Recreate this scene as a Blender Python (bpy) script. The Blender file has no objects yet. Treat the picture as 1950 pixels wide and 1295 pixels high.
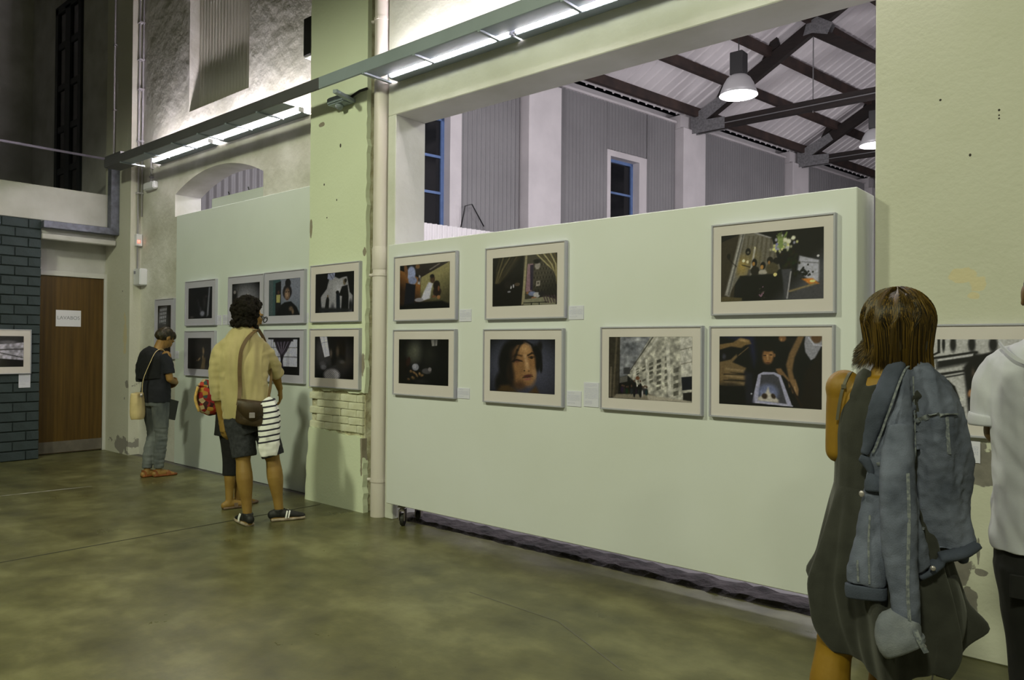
import bpy, bmesh, math, random
import numpy as np
from mathutils import Vector, Matrix, noise as mnoise

# ---------------------------------------------------------------- camera, world, lights, exposure
scene = bpy.context.scene
col = scene.collection
YAW, PITCH, ROLL = math.radians(40.8), math.radians(0.4513), math.radians(0.4627)
fw = Vector((-math.sin(YAW)*math.cos(PITCH), math.cos(YAW)*math.cos(PITCH), math.sin(PITCH)))
rt = Vector((math.cos(YAW), math.sin(YAW), 0)); upv = rt.cross(fw)
cr = rt*math.cos(ROLL)+upv*math.sin(ROLL); cu = upv*math.cos(ROLL)-rt*math.sin(ROLL)
cd = bpy.data.cameras.new('camera'); cd.sensor_width = 36; cd.lens = 1438.73*36/1950
cd.clip_start = 0.05; cd.clip_end = 200
cam = bpy.data.objects.new('camera', cd); col.objects.link(cam)
M = Matrix((cr, cu, -fw)).transposed().to_4x4(); M.translation = (0, 0, 1.5)
cam.matrix_world = M
scene.camera = cam
vs = scene.view_settings
vs.view_transform = 'Standard'; vs.look = 'None'; vs.gamma = 1; vs.use_curve_mapping = False
vs.exposure = 0.0
world = bpy.data.worlds.new('world'); scene.world = world; world.use_nodes = True
bg = world.node_tree.nodes['Background']; bg.inputs[0].default_value = (.5, .55, .7, 1); bg.inputs[1].default_value = 0.002
HALL_TINT = (0.95, 1.0, 0.67)          # greenish yellow discharge lamps of the front hall
HALL_LAMPS = [(-5.4, -1.5, 5.6, 800), (.0, -2.2, 5.6, 800), (5.6, -2.6, 5.6, 330), (-1.2, -7.0, 5.6, 60)]
BACK_TINT = (1.0, 0.965, 0.985)          # cooler lamps of the hall behind
BACK_POWER = 245
TUBE_STRENGTH = 130.0

# ---------------------------------------------------------------- helpers
def lin(c):
    c = np.asarray(c, float)/255.0
    return np.where(c <= .04045, c/12.92, ((c+.055)/1.055)**2.4)
WHITE_SEEN = lin((186, 190, 152))
def A(r, g, b, k=.8):
    """albedo of a surface that shows this sRGB colour under the front hall's lamps"""
    a = np.clip(lin((r, g, b))/WHITE_SEEN*k, 0.002, .95)
    return tuple(float(x) for x in a)
def L(r, g, b): return tuple(float(x) for x in lin((r, g, b)))

MATS = {}
def mat(name, c1, c2=None, scale=4.0, rough=.75, bump=0.0, bscale=30.0, metal=0.0, stretch=(1, 1, 1), lo=.35, hi=.65, spec=.5,
        detail=4.0, bdist=.01, sheen=0.0, c3=None, bstretch=(1, 1, 1)):
    if name in MATS: return MATS[name]
    m = bpy.data.materials.new(name); m.use_nodes = True; MATS[name] = m
    nt = m.node_tree; N = nt.nodes; K = nt.links
    b = N['Principled BSDF']
    b.inputs['Roughness'].default_value = rough; b.inputs['Metallic'].default_value = metal
    b.inputs['Specular IOR Level'].default_value = spec
    if sheen: b.inputs['Sheen Weight'].default_value = sheen
    tc = N.new('ShaderNodeTexCoord'); mp = N.new('ShaderNodeMapping'); mp.inputs['Scale'].default_value = stretch
    K.new(tc.outputs['Object'], mp.inputs['Vector'])
    if c2 is None: b.inputs['Base Color'].default_value = (*c1, 1)
    else:
        n = N.new('ShaderNodeTexNoise'); n.inputs['Scale'].default_value = scale; n.inputs['Detail'].default_value = detail
        K.new(mp.outputs[0], n.inputs['Vector'])
        r = N.new('ShaderNodeValToRGB'); r.color_ramp.elements[0].position = lo; r.color_ramp.elements[1].position = hi
        r.color_ramp.elements[0].color = (*c1, 1); r.color_ramp.elements[1].color = (*c2, 1)
        if c3 is not None:
            e = r.color_ramp.elements.new(min(.99, hi+.12)); e.color = (*c3, 1)
        K.new(n.outputs['Fac'], r.inputs[0]); K.new(r.outputs[0], b.inputs['Base Color'])
    if bump:
        mp2 = N.new('ShaderNodeMapping'); mp2.inputs['Scale'].default_value = bstretch; K.new(tc.outputs['Object'], mp2.inputs['Vector'])
        n2 = N.new('ShaderNodeTexNoise'); n2.inputs['Scale'].default_value = bscale; n2.inputs['Detail'].default_value = 5
        K.new(mp2.outputs[0], n2.inputs['Vector'])
        bp = N.new('ShaderNodeBump'); bp.inputs['Strength'].default_value = bump; bp.inputs['Distance'].default_value = bdist
        K.new(n2.outputs['Fac'], bp.inputs['Height']); K.new(bp.outputs[0], b.inputs['Normal'])
    return m

def emit(name, c, s):
    m = bpy.data.materials.new(name); m.use_nodes = True
    nt = m.node_tree; b = nt.nodes['Principled BSDF']
    b.inputs['Base Color'].default_value = (.8, .8, .8, 1)
    b.inputs['Emission Color'].default_value = (*c, 1); b.inputs['Emission Strength'].default_value = s
    MATS[name] = m; return m

class MB:
    """collects shapes for one mesh object"""
    def __init__(s): s.v = []; s.f = []
    def add(s, vs_, fs_):
        o = len(s.v); s.v += [tuple(p) for p in vs_]; s.f += [tuple(i+o for i in f) for f in fs_]; return s
    def box(s, x0, x1, y0, y1, z0, z1):
        return s.add([(x0,y0,z0),(x1,y0,z0),(x1,y1,z0),(x0,y1,z0),(x0,y0,z1),(x1,y0,z1),(x1,y1,z1),(x0,y1,z1)],
                     [(0,3,2,1),(4,5,6,7),(0,1,5,4),(1,2,6,5),(2,3,7,6),(3,0,4,7)])
    def bar(s, p, q, w, h, up=(0,0,1)):
        p, q = Vector(p), Vector(q); d = (q-p).normalized(); sd = d.cross(Vector(up)).normalized(); u = sd.cross(d)
        vs_ = [c+sd*a*w/2+u*b*h/2 for c in (p, q) for a, b in ((-1,-1),(1,-1),(1,1),(-1,1))]
        return s.add(vs_, [(0,1,2,3),(7,6,5,4),(0,4,5,1),(1,5,6,2),(2,6,7,3),(3,7,4,0)])
    def tube(s, path, r, n=10, caps=True):
        path = [Vector(p) for p in path]; k = len(path); rr = r if isinstance(r, (list, tuple)) else [r]*k
        vs_ = []; prev = None
        for i, p in enumerate(path):
            d = (path[min(i+1, k-1)]-path[max(i-1, 0)]).normalized()
            if prev is None:
                a = Vector((0,0,1)) if abs(d.z) < .9 else Vector((1,0,0)); u = (a-d*a.dot(d)).normalized()
            else: u = (prev-d*prev.dot(d)).normalized()
            prev = u; w = d.cross(u)
            for j in range(n):
                t = 2*math.pi*j/n; vs_.append(p+(u*math.cos(t)+w*math.sin(t))*rr[i])
        fs_ = [(i*n+j, i*n+(j+1)%n, (i+1)*n+(j+1)%n, (i+1)*n+j) for i in range(k-1) for j in range(n)]
        if caps: fs_ += [tuple(range(n-1, -1, -1)), tuple((k-1)*n+j for j in range(n))]
        return s.add(vs_, fs_)
    def lathe(s, prof, n=24, c=(0,0,0), close=False):
        vs_ = [(c[0]+r*math.cos(2*math.pi*j/n), c[1]+r*math.sin(2*math.pi*j/n), c[2]+z) for r, z in prof for j in range(n)]
        k = len(prof)
        fs_ = [(i*n+j, i*n+(j+1)%n, (i+1)*n+(j+1)%n, (i+1)*n+j) for i in range(k-1) for j in range(n)]
        if close: fs_ += [tuple(range(n-1, -1, -1)), tuple((k-1)*n+j for j in range(n))]
        return s.add(vs_, fs_)
    def prism(s, poly, y0, y1):
        """polygon in (x,z) extruded along y"""
        n = len(poly)
        vs_ = [(x, y0, z) for x, z in poly]+[(x, y1, z) for x, z in poly]
        return s.add(vs_, [tuple(range(n)), tuple(range(2*n-1, n-1, -1))]+[(i, i+n, (i+1)%n+n, (i+1)%n) for i in range(n)])
    def build(s, name, m, parent=None, smooth=False, bevel=0, seg=1):
        me = bpy.data.meshes.new(name); me.from_pydata(s.v, [], s.f)
        bm = bmesh.new(); bm.from_mesh(me); bmesh.ops.recalc_face_normals(bm, faces=bm.faces)
        if bevel:
            es = [e for e in bm.edges if len(e.link_faces) == 2 and e.calc_face_angle(0) > .6]
            bmesh.ops.bevel(bm, geom=es, offset=bevel, segments=seg, affect='EDGES', clamp_overlap=True)
        bm.to_mesh(me); bm.free()
        if smooth:
            for p in me.polygons: p.use_smooth = True
        return link(name, me, m, parent)

def link(name, me, m, parent=None):
    o = bpy.data.objects.new(name, me); col.objects.link(o)
    if m is not None:
        me.materials.clear(); me.materials.append(m if not isinstance(m, str) else MATS[m])
    if parent is not None: o.parent = parent
    return o
def tag(o, label, cat, group=None, kind=None):
    if label: o['label'] = label
    if cat: o['category'] = cat
    if group: o['group'] = group
    if kind: o['kind'] = kind
    return o
def struct(o, label=None):
    o['kind'] = 'structure'
    if label: o['label'] = label
    return o
def empty(name, loc=(0,0,0), rz=0.0):
    o = bpy.data.objects.new(name, None); col.objects.link(o); o.location = loc; o.rotation_euler = (0, 0, rz)
    o.empty_display_size = .1
    return o
def copy_tree(o, parent=None):
    c = o.copy(); col.objects.link(c); c.parent = parent
    for ch in list(o.children):
        d = ch.copy(); col.objects.link(d); d.parent = c
        for g in list(ch.children):
            e = g.copy(); col.objects.link(e); e.parent = d
    return c
def autosmooth(o, ang=40):
    me = o.data
    for p in me.polygons: p.use_smooth = True
    bm = bmesh.new(); bm.from_mesh(me)
    for e in bm.edges:
        if len(e.link_faces) == 2 and e.calc_face_angle(0) > math.radians(ang): e.smooth = False
    bm.to_mesh(me); bm.free()

# ---------------------------------------------------------------- materials of the setting
mat('plaster', A(186,190,150), A(170,174,134), scale=1.6, bump=.35, bscale=9, bdist=.02, rough=.85)
mat('plaster_rough', A(188,190,152), A(164,166,128), scale=2.2, bump=.6, bscale=5.5, bdist=.03, rough=.88)
mat('plaster_dim', A(170,172,140), A(150,152,122), scale=2, bump=.3, bscale=12, rough=.9)
mat('board_white', A(188,198,160), A(182,192,154), scale=.8, rough=.6, bump=.03, bscale=60)
mat('panel_white', A(188,194,160), A(182,188,152), scale=.7, rough=.55, bump=.02, bscale=80)
mat('back_white', (.66,.625,.645), (.58,.55,.57), scale=1.5, bump=.3, bscale=14, rough=.85)
mat('sheet_grey', (.235,.23,.24), (.205,.20,.21), scale=.9, rough=.55)
mat('sheet_roof', (.80,.76,.78), (.70,.665,.69), scale=.6, rough=.6)
mat('sheet_window', (.74,.72,.67), (.64,.62,.57), scale=1.2, rough=.6)
mat('timber_dark', (.020,.012,.010), (.010,.007,.006), scale=3, stretch=(1,1,6), rough=.7, bump=.3, bscale=20)
mat('timber_purlin', (.060,.036,.029), (.03,.020,.018), scale=3, rough=.75, bump=.3, bscale=18)
mat('steel_gusset', (.30,.30,.31), (.20,.20,.21), scale=26, rough=.5, metal=.5, bump=.4, bscale=40)
mat('steel_thin', (.35,.35,.36), rough=.4, metal=.8)
mat('blue_frame', (.12,.20,.42), (.10,.17,.36), scale=8, rough=.5)
mat('night_glass', (.012,.013,.015), rough=.08)
mat('galvanised', A(96,100,92), A(74,78,72), scale=14, rough=.45, metal=.35, bump=.1, bscale=30, detail=8)
mat('fascia_dark', (.10,.10,.115), (.085,.085,.098), scale=2, rough=.5)
mat('fascia', A(118,130,112), A(110,122,104), scale=2, rough=.5)
mat('pipe_cream', A(190,186,150), A(176,172,134), scale=2.5, rough=.45, stretch=(1,1,.3))
mat('conduit', A(150,150,128), rough=.5)
mat('white_plastic', A(190,194,178), rough=.45)
mat('blue_brick', (.046,.063,.078), (.035,.048,.060), scale=5, rough=.8, bump=.5, bscale=26)
mat('blue_mortar', (.030,.040,.044), rough=.95)
mat('door_wood', (.125,.066,.010), (.068,.034,.005), scale=3.2, stretch=(1,9,.35), rough=.45, bump=.05, bscale=50, lo=.3, hi=.7)
mat('door_frame_paint', A(170,172,140), rough=.6)
mat('steel_plate', A(110,106,80), A(96,92,70), scale=6, rough=.35, metal=.4)
mat('dark_joinery', (.020,.024,.033), rough=.5)
mat('dark_pane', (.012,.013,.016), rough=.15)
mat('old_beam', (.05,.045,.04), rough=.9)
mat('rail_metal', A(150,148,136), rough=.4, metal=.4)
mat('black_plastic', (.012,.012,.013), rough=.45)
mat('rubber', (.02,.02,.018), rough=.6)
mat('threshold_stone', (.085,.072,.076), (.022,.019,.02), scale=7, rough=.9, bump=1, bscale=14, bdist=.03)
mat('joint_dark', A(44,44,28), rough=.9)
mat('ceiling_dark', (.05,.05,.045), rough=.95)
mat('hall_wall', A(120,122,96), A(100,102,80), scale=1.2, rough=.9)
mat('brick_painted', A(190,194,144), A(176,178,126), scale=9, bump=.8, bscale=24, rough=.9)
mat('paper', A(188,190,186), rough=.8)
mat('ink_grey', A(120,122,112), rough=.9)

def wear_material(name, base, base2, bare, patches, creams, dots, scale_n=9):
    """painted plaster with patches of lost paint (world X,Z centres and radii), yellowed repairs and drill holes"""
    m = bpy.data.materials.new(name); m.use_nodes = True; MATS[name] = m
    nt = m.node_tree; N = nt.nodes; K = nt.links; b = N['Principled BSDF']; b.inputs['Roughness'].default_value = .85
    tc = N.new('ShaderNodeTexCoord')
    def nz(sc, det=5):
        n = N.new('ShaderNodeTexNoise'); n.inputs['Scale'].default_value = sc; n.inputs['Detail'].default_value = det
        K.new(tc.outputs['Object'], n.inputs['Vector']); return n.outputs['Fac']
    def mth(op, a, b_=None):
        q = N.new('ShaderNodeMath'); q.operation = op
        for i, x in enumerate((a, b_)):
            if x is None: continue
            if isinstance(x, (int, float)): q.inputs[i].default_value = x
            else: K.new(x, q.inputs[i])
        return q.outputs[0]
    sep = N.new('ShaderNodeSeparateXYZ'); K.new(tc.outputs['Object'], sep.inputs[0]); X, Z = sep.outputs[0], sep.outputs[2]
    wob = mth('MULTIPLY', mth('SUBTRACT', nz(scale_n, 6), .5), 1.9)
    def mask(ps, w=1.0, hard=14):
        tot = None
        for cx, cz, rx, rz in ps:
            dx = mth('DIVIDE', mth('SUBTRACT', X, cx), rx); dz = mth('DIVIDE', mth('SUBTRACT', Z, cz), rz)
            d = mth('SQRT', mth('ADD', mth('MULTIPLY', dx, dx), mth('MULTIPLY', dz, dz)))
            e = mth('SUBTRACT', mth('ADD', 1.0, mth('MULTIPLY', wob, w)), d)
            e = mth('MULTIPLY', e, hard); q = mth('MINIMUM', mth('MAXIMUM', e, 0.0), 1.0)
            tot = q if tot is None else mth('MAXIMUM', tot, q)
        return tot
    def mix(f, c0, c1):
        q = N.new('ShaderNodeMix'); q.data_type = 'RGBA'
        if isinstance(f, float): q.inputs[0].default_value = f
        else: K.new(f, q.inputs[0])
        for i, c in ((6, c0), (7, c1)):
            if isinstance(c, tuple): q.inputs[i].default_value = (*c, 1)
            else: K.new(c, q.inputs[i])
        return q.outputs[2]
    c = mix(nz(1.4), base, base2)
    if creams: c = mix(mth('MULTIPLY', mask(creams, 1.2, 9), .8), c, A(178,170,112))
    pm = None
    if patches:
        pm = mask(patches, 1.25); c = mix(pm, c, mix(nz(16), bare, A(124,122,94)))
    if dots: c = mix(mask(dots, .25, 6), c, A(40,36,24))
    K.new(c, b.inputs['Base Color'])
    h = mth('ADD', mth('MULTIPLY', nz(7), .6), mth('MULTIPLY', nz(45), .25))
    if pm is not None: h = mth('SUBTRACT', h, mth('MULTIPLY', pm, .35))
    bp = N.new('ShaderNodeBump'); bp.inputs['Strength'].default_value = .35; bp.inputs['Distance'].default_value = .02
    K.new(h, bp.inputs['Height']); K.new(bp.outputs[0], b.inputs['Normal'])
wear_material('pier_wear', A(174,177,136), A(162,165,122), A(84,82,64),
              [(-.645,.93,.10,.11), (-.76,.98,.07,.07), (-.77,.41,.075,.09), (-.725,.27,.045,.085), (-.67,.42,.03,.02), (-.68,.52,.008,.06), (-.62,.70,.008,.05)],
              [(-.75,1.86,.07,.035), (-.68,1.82,.05,.05), (-.70,1.765,.03,.02)],
              [(-.60,2.65,.006,.007), (-.60,2.625,.004,.005), (-.60,2.61,.005,.005), (-.72,2.453,.006,.008), (-.85,2.75,.006,.006)])
wear_material('pier_left_wear', A(192,202,148), A(180,190,136), A(120,112,72),
              [(-5.43,2.32,.03,.05), (-5.44,1.3,.025,.10), (-6.26,2.62,.02,.10), (-5.43,.55,.02,.2), (-6.1,3.6,.05,.02)],
              [(-5.47,1.22,.02,.08)], [(-6.05,3.02,.01,.012), (-5.85,2.85,.008,.01), (-6.0,2.7,.008,.008), (-5.8,3.35,.012,.02)])
wear_material('pilaster_wear', A(178,180,140), A(164,166,126), A(120,120,96),
              [(-10.52,.95,.05,.05), (-10.7,.12,.3,.10), (-10.6,.75,.02,.02)], [(-10.6,1.6,.05,.3)], [(-10.7,2.2,.01,.01)])

# polished concrete floor
def floor_material():
    m = bpy.data.materials.new('polished_concrete'); m.use_nodes = True; MATS['polished_concrete'] = m
    nt = m.node_tree; N = nt.nodes; K = nt.links; b = N['Principled BSDF']
    tc = N.new('ShaderNodeTexCoord')
    def nz(sc, det=6, rot=None, st=(1,1,1)):
        mp = N.new('ShaderNodeMapping'); mp.inputs['Scale'].default_value = st
        if rot: mp.inputs['Rotation'].default_value = (0, 0, rot)
        K.new(tc.outputs['Object'], mp.inputs['Vector'])
        n = N.new('ShaderNodeTexNoise'); n.inputs['Scale'].default_value = sc; n.inputs['Detail'].default_value = det
        n.inputs['Roughness'].default_value = .6
        K.new(mp.outputs[0], n.inputs['Vector']); return n.outputs['Fac']
    r = N.new('ShaderNodeValToRGB'); e = r.color_ramp.elements
    e[0].position = .37; e[0].color = (*A(60,60,28), 1); e[1].position = .63; e[1].color = (*A(101,101,54), 1)
    q = e.new(.5); q.color = (*A(78,78,38), 1)
    mx = N.new('ShaderNodeMath'); mx.operation = 'MULTIPLY_ADD'; mx.inputs[1].default_value = .55
    K.new(nz(1.1, 8, .5, (1, 2.2, 1)), mx.inputs[0])
    m2 = N.new('ShaderNodeMath'); m2.operation = 'MULTIPLY'; m2.inputs[1].default_value = .45; K.new(nz(3.6, 8, 1.1), m2.inputs[0])
    K.new(m2.outputs[0], mx.inputs[2]); K.new(mx.outputs[0], r.inputs[0]); K.new(r.outputs[0], b.inputs['Base Color'])
    rr = N.new('ShaderNodeMapRange'); rr.inputs[1].default_value = .3; rr.inputs[2].default_value = .7
    rr.inputs[3].default_value = .26; rr.inputs[4].default_value = .44; K.new(nz(2.3), rr.inputs[0]); K.new(rr.outputs[0], b.inputs['Roughness'])
    b.inputs['Specular IOR Level'].default_value = .45
    bp = N.new('ShaderNodeBump'); bp.inputs['Strength'].default_value = .12; bp.inputs['Distance'].default_value = .01
    K.new(nz(14), bp.inputs['Height']); K.new(bp.outputs[0], b.inputs['Normal'])
floor_material()

# ---------------------------------------------------------------- structure of the front hall
CEIL = 7.8
struct(MB().box(-16, 9, -10, 4.35, -.2, 0).build('floor', 'polished_concrete'), 'polished mottled olive grey concrete floor')
struct(MB().box(-12, 9, 4.35, 36, -.2, -.004).build('floor_back', mat('back_floor', (.15,.135,.14), (.10,.09,.095), scale=2, rough=.5)), 'dark concrete floor of the hall behind')
struct(MB().box(-5.99, -5.975, -6, 4.2, .0005, .0015).build('trim_1', 'joint_dark'), 'dark expansion joint across the floor')
struct(MB().bar((-8.72, 1.0, .0012), (-8.47, 3.12, .0012), .02, .001).build('trim_2', mat('chalk', A(150,150,118), A(96,96,66), scale=7, rough=.9)), 'pale scratch line on the floor')
m = MB(); m.bar((-.80, 4.2, .001), (-.82, 4.02, .001), .008, .001); m.bar((-.82, 4.02, .001), (-.76, 3.62, .001), .006, .001)
struct(m.build('trim_3', 'joint_dark'), 'dark crack in the floor by the right pier')
m = MB(); m.bar((-3.2, 3.33, .001), (-2.5, 3.30, .001), .006, .001); m.bar((-2.5, 3.30, .001), (-1.9, 3.0, .001), .006, .001)
struct(m.build('trim_4', mat('crack_grey', A(84,84,62), rough=.9)), 'thin grey crack in the floor before the white partition')

YF = 4.256; YB = 4.60
# recessed wall left of the pipe, with an arched opening and a tall window recess
def recessed_wall():
    y0, y1 = 4.44, 4.78
    cx, hw, spring, crown, sill = -8.46, 1.03, 3.385, 3.60, 3.10
    wx0, wx1, wz0 = -9.15, -7.75, 4.365
    x0, x1 = -10.47, -6.2
    bm = MB()
    bm.box(x0, x1, y0, y1, 0, sill)
    bm.box(x0, cx-hw, y0, y1, sill, wz0); bm.box(cx+hw, x1, y0, y1, sill, wz0)
    # arch infill strip above the opening
    R = ((hw*hw)+(crown-spring)**2)/(2*(crown-spring)); n = 28
    pts = []
    for i in range(n+1):
        x = cx-hw+2*hw*i/n; pts.append((x, crown-R+math.sqrt(R*R-(x-cx)**2)))
    for i in range(n):
        (xa, za), (xb, zb) = pts[i], pts[i+1]
        bm.add([(xa,y0,za),(xb,y0,zb),(xb,y0,wz0),(xa,y0,wz0),(xa,y1,za),(xb,y1,zb),(xb,y1,wz0),(xa,y1,wz0)],
               [(0,1,2,3),(5,4,7,6),(0,4,5,1)])
    bm.box(x0, wx0, y0, y1, wz0, CEIL); bm.box(wx1, x1, y0, y1, wz0, CEIL)
    bm.box(wx0, wx1, y0, y0+.001, 7.2, CEIL)
    o = bm.build('wall_left_bay', 'plaster_rough'); struct(o, 'rough cream plaster wall with arched opening and tall recess')
recessed_wall()
def corr_sheet(name, m, parent, fx, z0, z1, s0, s1, pitch, amp, axis_z=True, seg=8, zf=None, sharp=1.0):
    """corrugated sheet; fx(s, d) gives the plan point for running length s and relief d"""
    n = int((s1-s0)/pitch*seg)+1
    vs_ = []; fs_ = []
    for i in range(n+1):
        s = s0+(s1-s0)*i/n
        w = math.sin(2*math.pi*(s-s0)/pitch); w = math.copysign(abs(w)**sharp, w)
        x, y = fx(s, amp*w)
        vs_ += [(x, y, z0 if zf is None else zf(s)[0]), (x, y, z1 if zf is None else zf(s)[1])]
    fs_ = [(2*i, 2*i+2, 2*i+3, 2*i+1) for i in range(n)]
    me = bpy.data.meshes.new(name); me.from_pydata(vs_, [], fs_)
    for p in me.polygons: p.use_smooth = True
    return link(name, me, m, parent)
o = corr_sheet('corrugated_panel', 'sheet_window', None, lambda s, d: (s, 4.57+d), 4.3, 7.2, -9.15, -7.75, .072, .012)
tag(o, 'grey corrugated sheet closing the tall recess above the light shelf', 'corrugated sheet')
# white false board covering the lower part of the bay
struct(MB().box(-9.40, -6.22, 4.42, 4.442, 0, 3.10).build('wall_board', 'board_white', bevel=.004), 'white painted board lining under the arch')
# old infill board standing inside the arch
o = MB().box(-8.98, -7.45, 4.66, 4.69, 3.08, 3.30).build('arch_board', 'board_white', bevel=.004)
tag(o, 'low white board standing inside the arched opening', 'board')
for i, x in enumerate((-8.55, -8.1, -7.75)):
    MB().tube([(x, 4.66, 3.30), (x-.004, 4.65, 3.335)], .008, 6).build('peg', 'black_plastic', o)
# left pilaster and upper gallery wall
struct(MB().box(-11.30, -10.47, 4.30, 4.80, 0, CEIL).build('wall_pilaster_left', 'pilaster_wear'), 'worn plaster pilaster beside the wooden door')
struct(MB().box(-16, -11.28, 4.48, 4.80, 3.1, CEIL).build('wall_gallery', 'plaster_dim'), 'dim wall of the upper gallery')
struct(MB().box(-15.3, -15.0, -10, 4.5, 3.1, CEIL).build('wall_gallery_end', 'plaster_dim'), 'dark end wall of the gallery')
m = MB(); m.bar((-15.2, 3.2, 6.6), (-12.2, 3.2, 7.9), .25, .3); m.bar((-14.9, 1.8, 6.9), (-12.5, 1.8, 7.9), .25, .3)
o = m.build('roof_beam', 'old_beam'); struct(o, 'dark old beams under the gallery roof')

# pier left of the drainpipe: brick core, plaster skins above and below, painted bricks between
pier = struct(MB().box(-6.25, -5.43, 4.285, YB, 0, CEIL).build('wall_pier_left', mat('pier_core', A(176,178,128), A(146,142,94), scale=9, bump=1, bscale=18, bdist=.04, rough=.95)), 'plastered pier with exposed painted brick course')
rnd = random.Random(4)
def jag(p, q, n, a, fix=True):
    out = []
    for i in range(n+1):
        t = i/n; x = p[0]+(q[0]-p[0])*t; z = p[1]+(q[1]-p[1])*t
        k = 0 if i in (0, n) else a
        dx, dz = (q[1]-p[1]), -(q[0]-p[0]); l = math.hypot(dx, dz)
        w = rnd.uniform(-k, k); out.append((x+dx/l*w, z+dz/l*w))
    return out
poly = jag((-6.28, 1.075), (-5.415, 1.065), 20, .012)+jag((-5.405, 1.1), (-5.41, 3.75), 40, .013)[1:]+[(-5.41, CEIL), (-6.285, CEIL)]+jag((-6.285, CEIL-.1), (-6.28, 1.1), 44, .004)[1:-1]
MB().prism(poly, YF, 4.30).build('plaster_skin', 'pier_left_wear', pier)
poly = jag((-6.30, 0), (-5.40, 0), 2, 0)+jag((-5.40, .01), (-5.425, .66), 12, .012)[1:]+jag((-5.43, .665), (-6.24, .705), 18, .010)[1:]+jag((-6.25, .7), (-6.295, .01), 12, .012)[1:-1]
MB().prism(poly, 4.245, 4.30).build('plaster_dado', 'pier_left_wear', pier)
bm0 = MB().box(-.116, .116, -.02, .02, -.0325, .0325); brick_me = None
for c in range(5):
    z = .735+c*.069
    xs = [-6.26+(.125 if c % 2 else 0)+.247*k for k in range(4)]
    for x in xs:
        xa = max(x, -6.255); xb = min(x+.236, -5.44)
        if xb-xa < .05: continue
        if brick_me is None:
            b = bm0.build('brick', 'brick_painted', pier, bevel=.005, seg=2); brick_me = b.data
        else: b = link('brick', brick_me, None, pier)
        b.location = ((xa+xb)/2, 4.279+rnd.uniform(-.004, .004), z); b.scale = ((xb-xa)/.23, 1, 1)
        b.rotation_euler = (rnd.uniform(-.04, .04), rnd.uniform(-.015, .015), rnd.uniform(-.03, .03))
# groove behind the drainpipe, lintel with upper wall, right pier
struct(MB().box(-5.45, -5.1, 4.36, YB, 0, CEIL).build('wall_groove', 'plaster_rough'), 'shaded plaster strip behind the drainpipe')
struct(MB().box(-5.12, -5.016, YF, YB, 0, 3.49).build('wall_jamb', 'plaster', bevel=.006), 'plaster jamb of the wide opening')
struct(MB().box(-5.12, -1.1, YF, YB, 3.488, CEIL).build('wall_lintel', 'plaster', bevel=.006), 'plaster lintel and wall over the wide opening')
struct(MB().box(-1.155, 9, YF, YB, 0, CEIL).build('wall_pier_right', 'pier_wear', bevel=.006), 'wide worn plaster pier with flaked patches')
# other walls and ceiling of the front hall
struct(MB().box(-16, 9, -10.2, -10, 0, CEIL).build('wall_front', 'hall_wall'), 'plain wall on the near side of the hall')
struct(MB().box(9, 9.2, -10, YB, 0, CEIL).build('wall_right', 'hall_wall'), 'plain end wall of the hall')
struct(MB().box(-16, 9.2, -10.2, 4.6, CEIL, CEIL+.2).build('ceiling', 'ceiling_dark'), 'dark ceiling of the front hall')

# end wall: blue brick block, door bay, gallery parapet
XD = -11.28; XB = -10.93
endw = struct(MB().box(-15, XD, -10, 4.31, 0, 2.86).build('wall_end', 'plaster_dim'), 'wall around the wooden door')
blue = struct(MB().box(-11.3, XB-.02, -10, 3.385, 0, 3.07).build('wall_blue', 'blue_mortar'), 'blue painted brick wall')
bm0 = MB().box(-.02, .02, -.142, .142, -.0545, .0545); bl_me = None
rnd = random.Random(8)
for c in range(25):
    z = .062+c*.1228
    yy = 3.385 if c % 2 else 3.385+.148
    while yy > .2:
        ya = yy-.288; yb = min(yy, 3.385)
        if yb-ya > .05:
            if bl_me is None:
                b = bm0.build('brick', 'blue_brick', blue, bevel=.006, seg=1); bl_me = b.data
            else: b = link('brick', bl_me, None, blue)
            b.location = (XB-.02+rnd.uniform(-.003, .003), (ya+yb)/2, z); b.scale = (1, (yb-ya)/.284, 1)
        yy -= .296
# wooden door with frame
door = empty('door_1', (XD, 3.93, 0)); struct(door, 'brown wooden door with steel kick plate and paper notice')
dl = MB().box(-.01, .035, -.46, .335, .01, 2.39).build('door_leaf', 'door_wood', door, bevel=.004)
MB().box(.035, .04, -.455, .330, .02, .17).build('kick_plate', 'steel_plate', dl)
m = MB(); m.box(-.01, .06, .335, .41, 0, 2.455); m.box(-.01, .06, -.53, .335, 2.39, 2.455); m.box(-.01, .06, -.54, -.46, 0, 2.455)
m.build('door_frame', 'door_frame_paint', door, bevel=.004)
pp = MB().box(XD+.0405, XD+.0425, 3.665, 3.975, 1.715, 1.935).build('paper_notice', 'paper')
tag(pp, 'white paper notice taped to the wooden door', 'paper')
def text_mesh(txt, size):
    c = bpy.data.curves.new('txt', 'FONT'); c.body = txt; c.size = size; c.align_x = 'CENTER'; c.align_y = 'CENTER'; c.extrude = .0006
    o = bpy.data.objects.new('txt', c); col.objects.link(o)
    me = bpy.data.meshes.new_from_object(o.evaluated_get(bpy.context.evaluated_depsgraph_get())); bpy.data.objects.remove(o)
    return me
t = link('lettering', text_mesh('LAVABOS', .066), 'ink_grey', pp)
t.matrix_local = Matrix(((0,0,1,XD+.0432),(1,0,0,3.82),(0,1,0,1.83),(0,0,0,1)))
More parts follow.
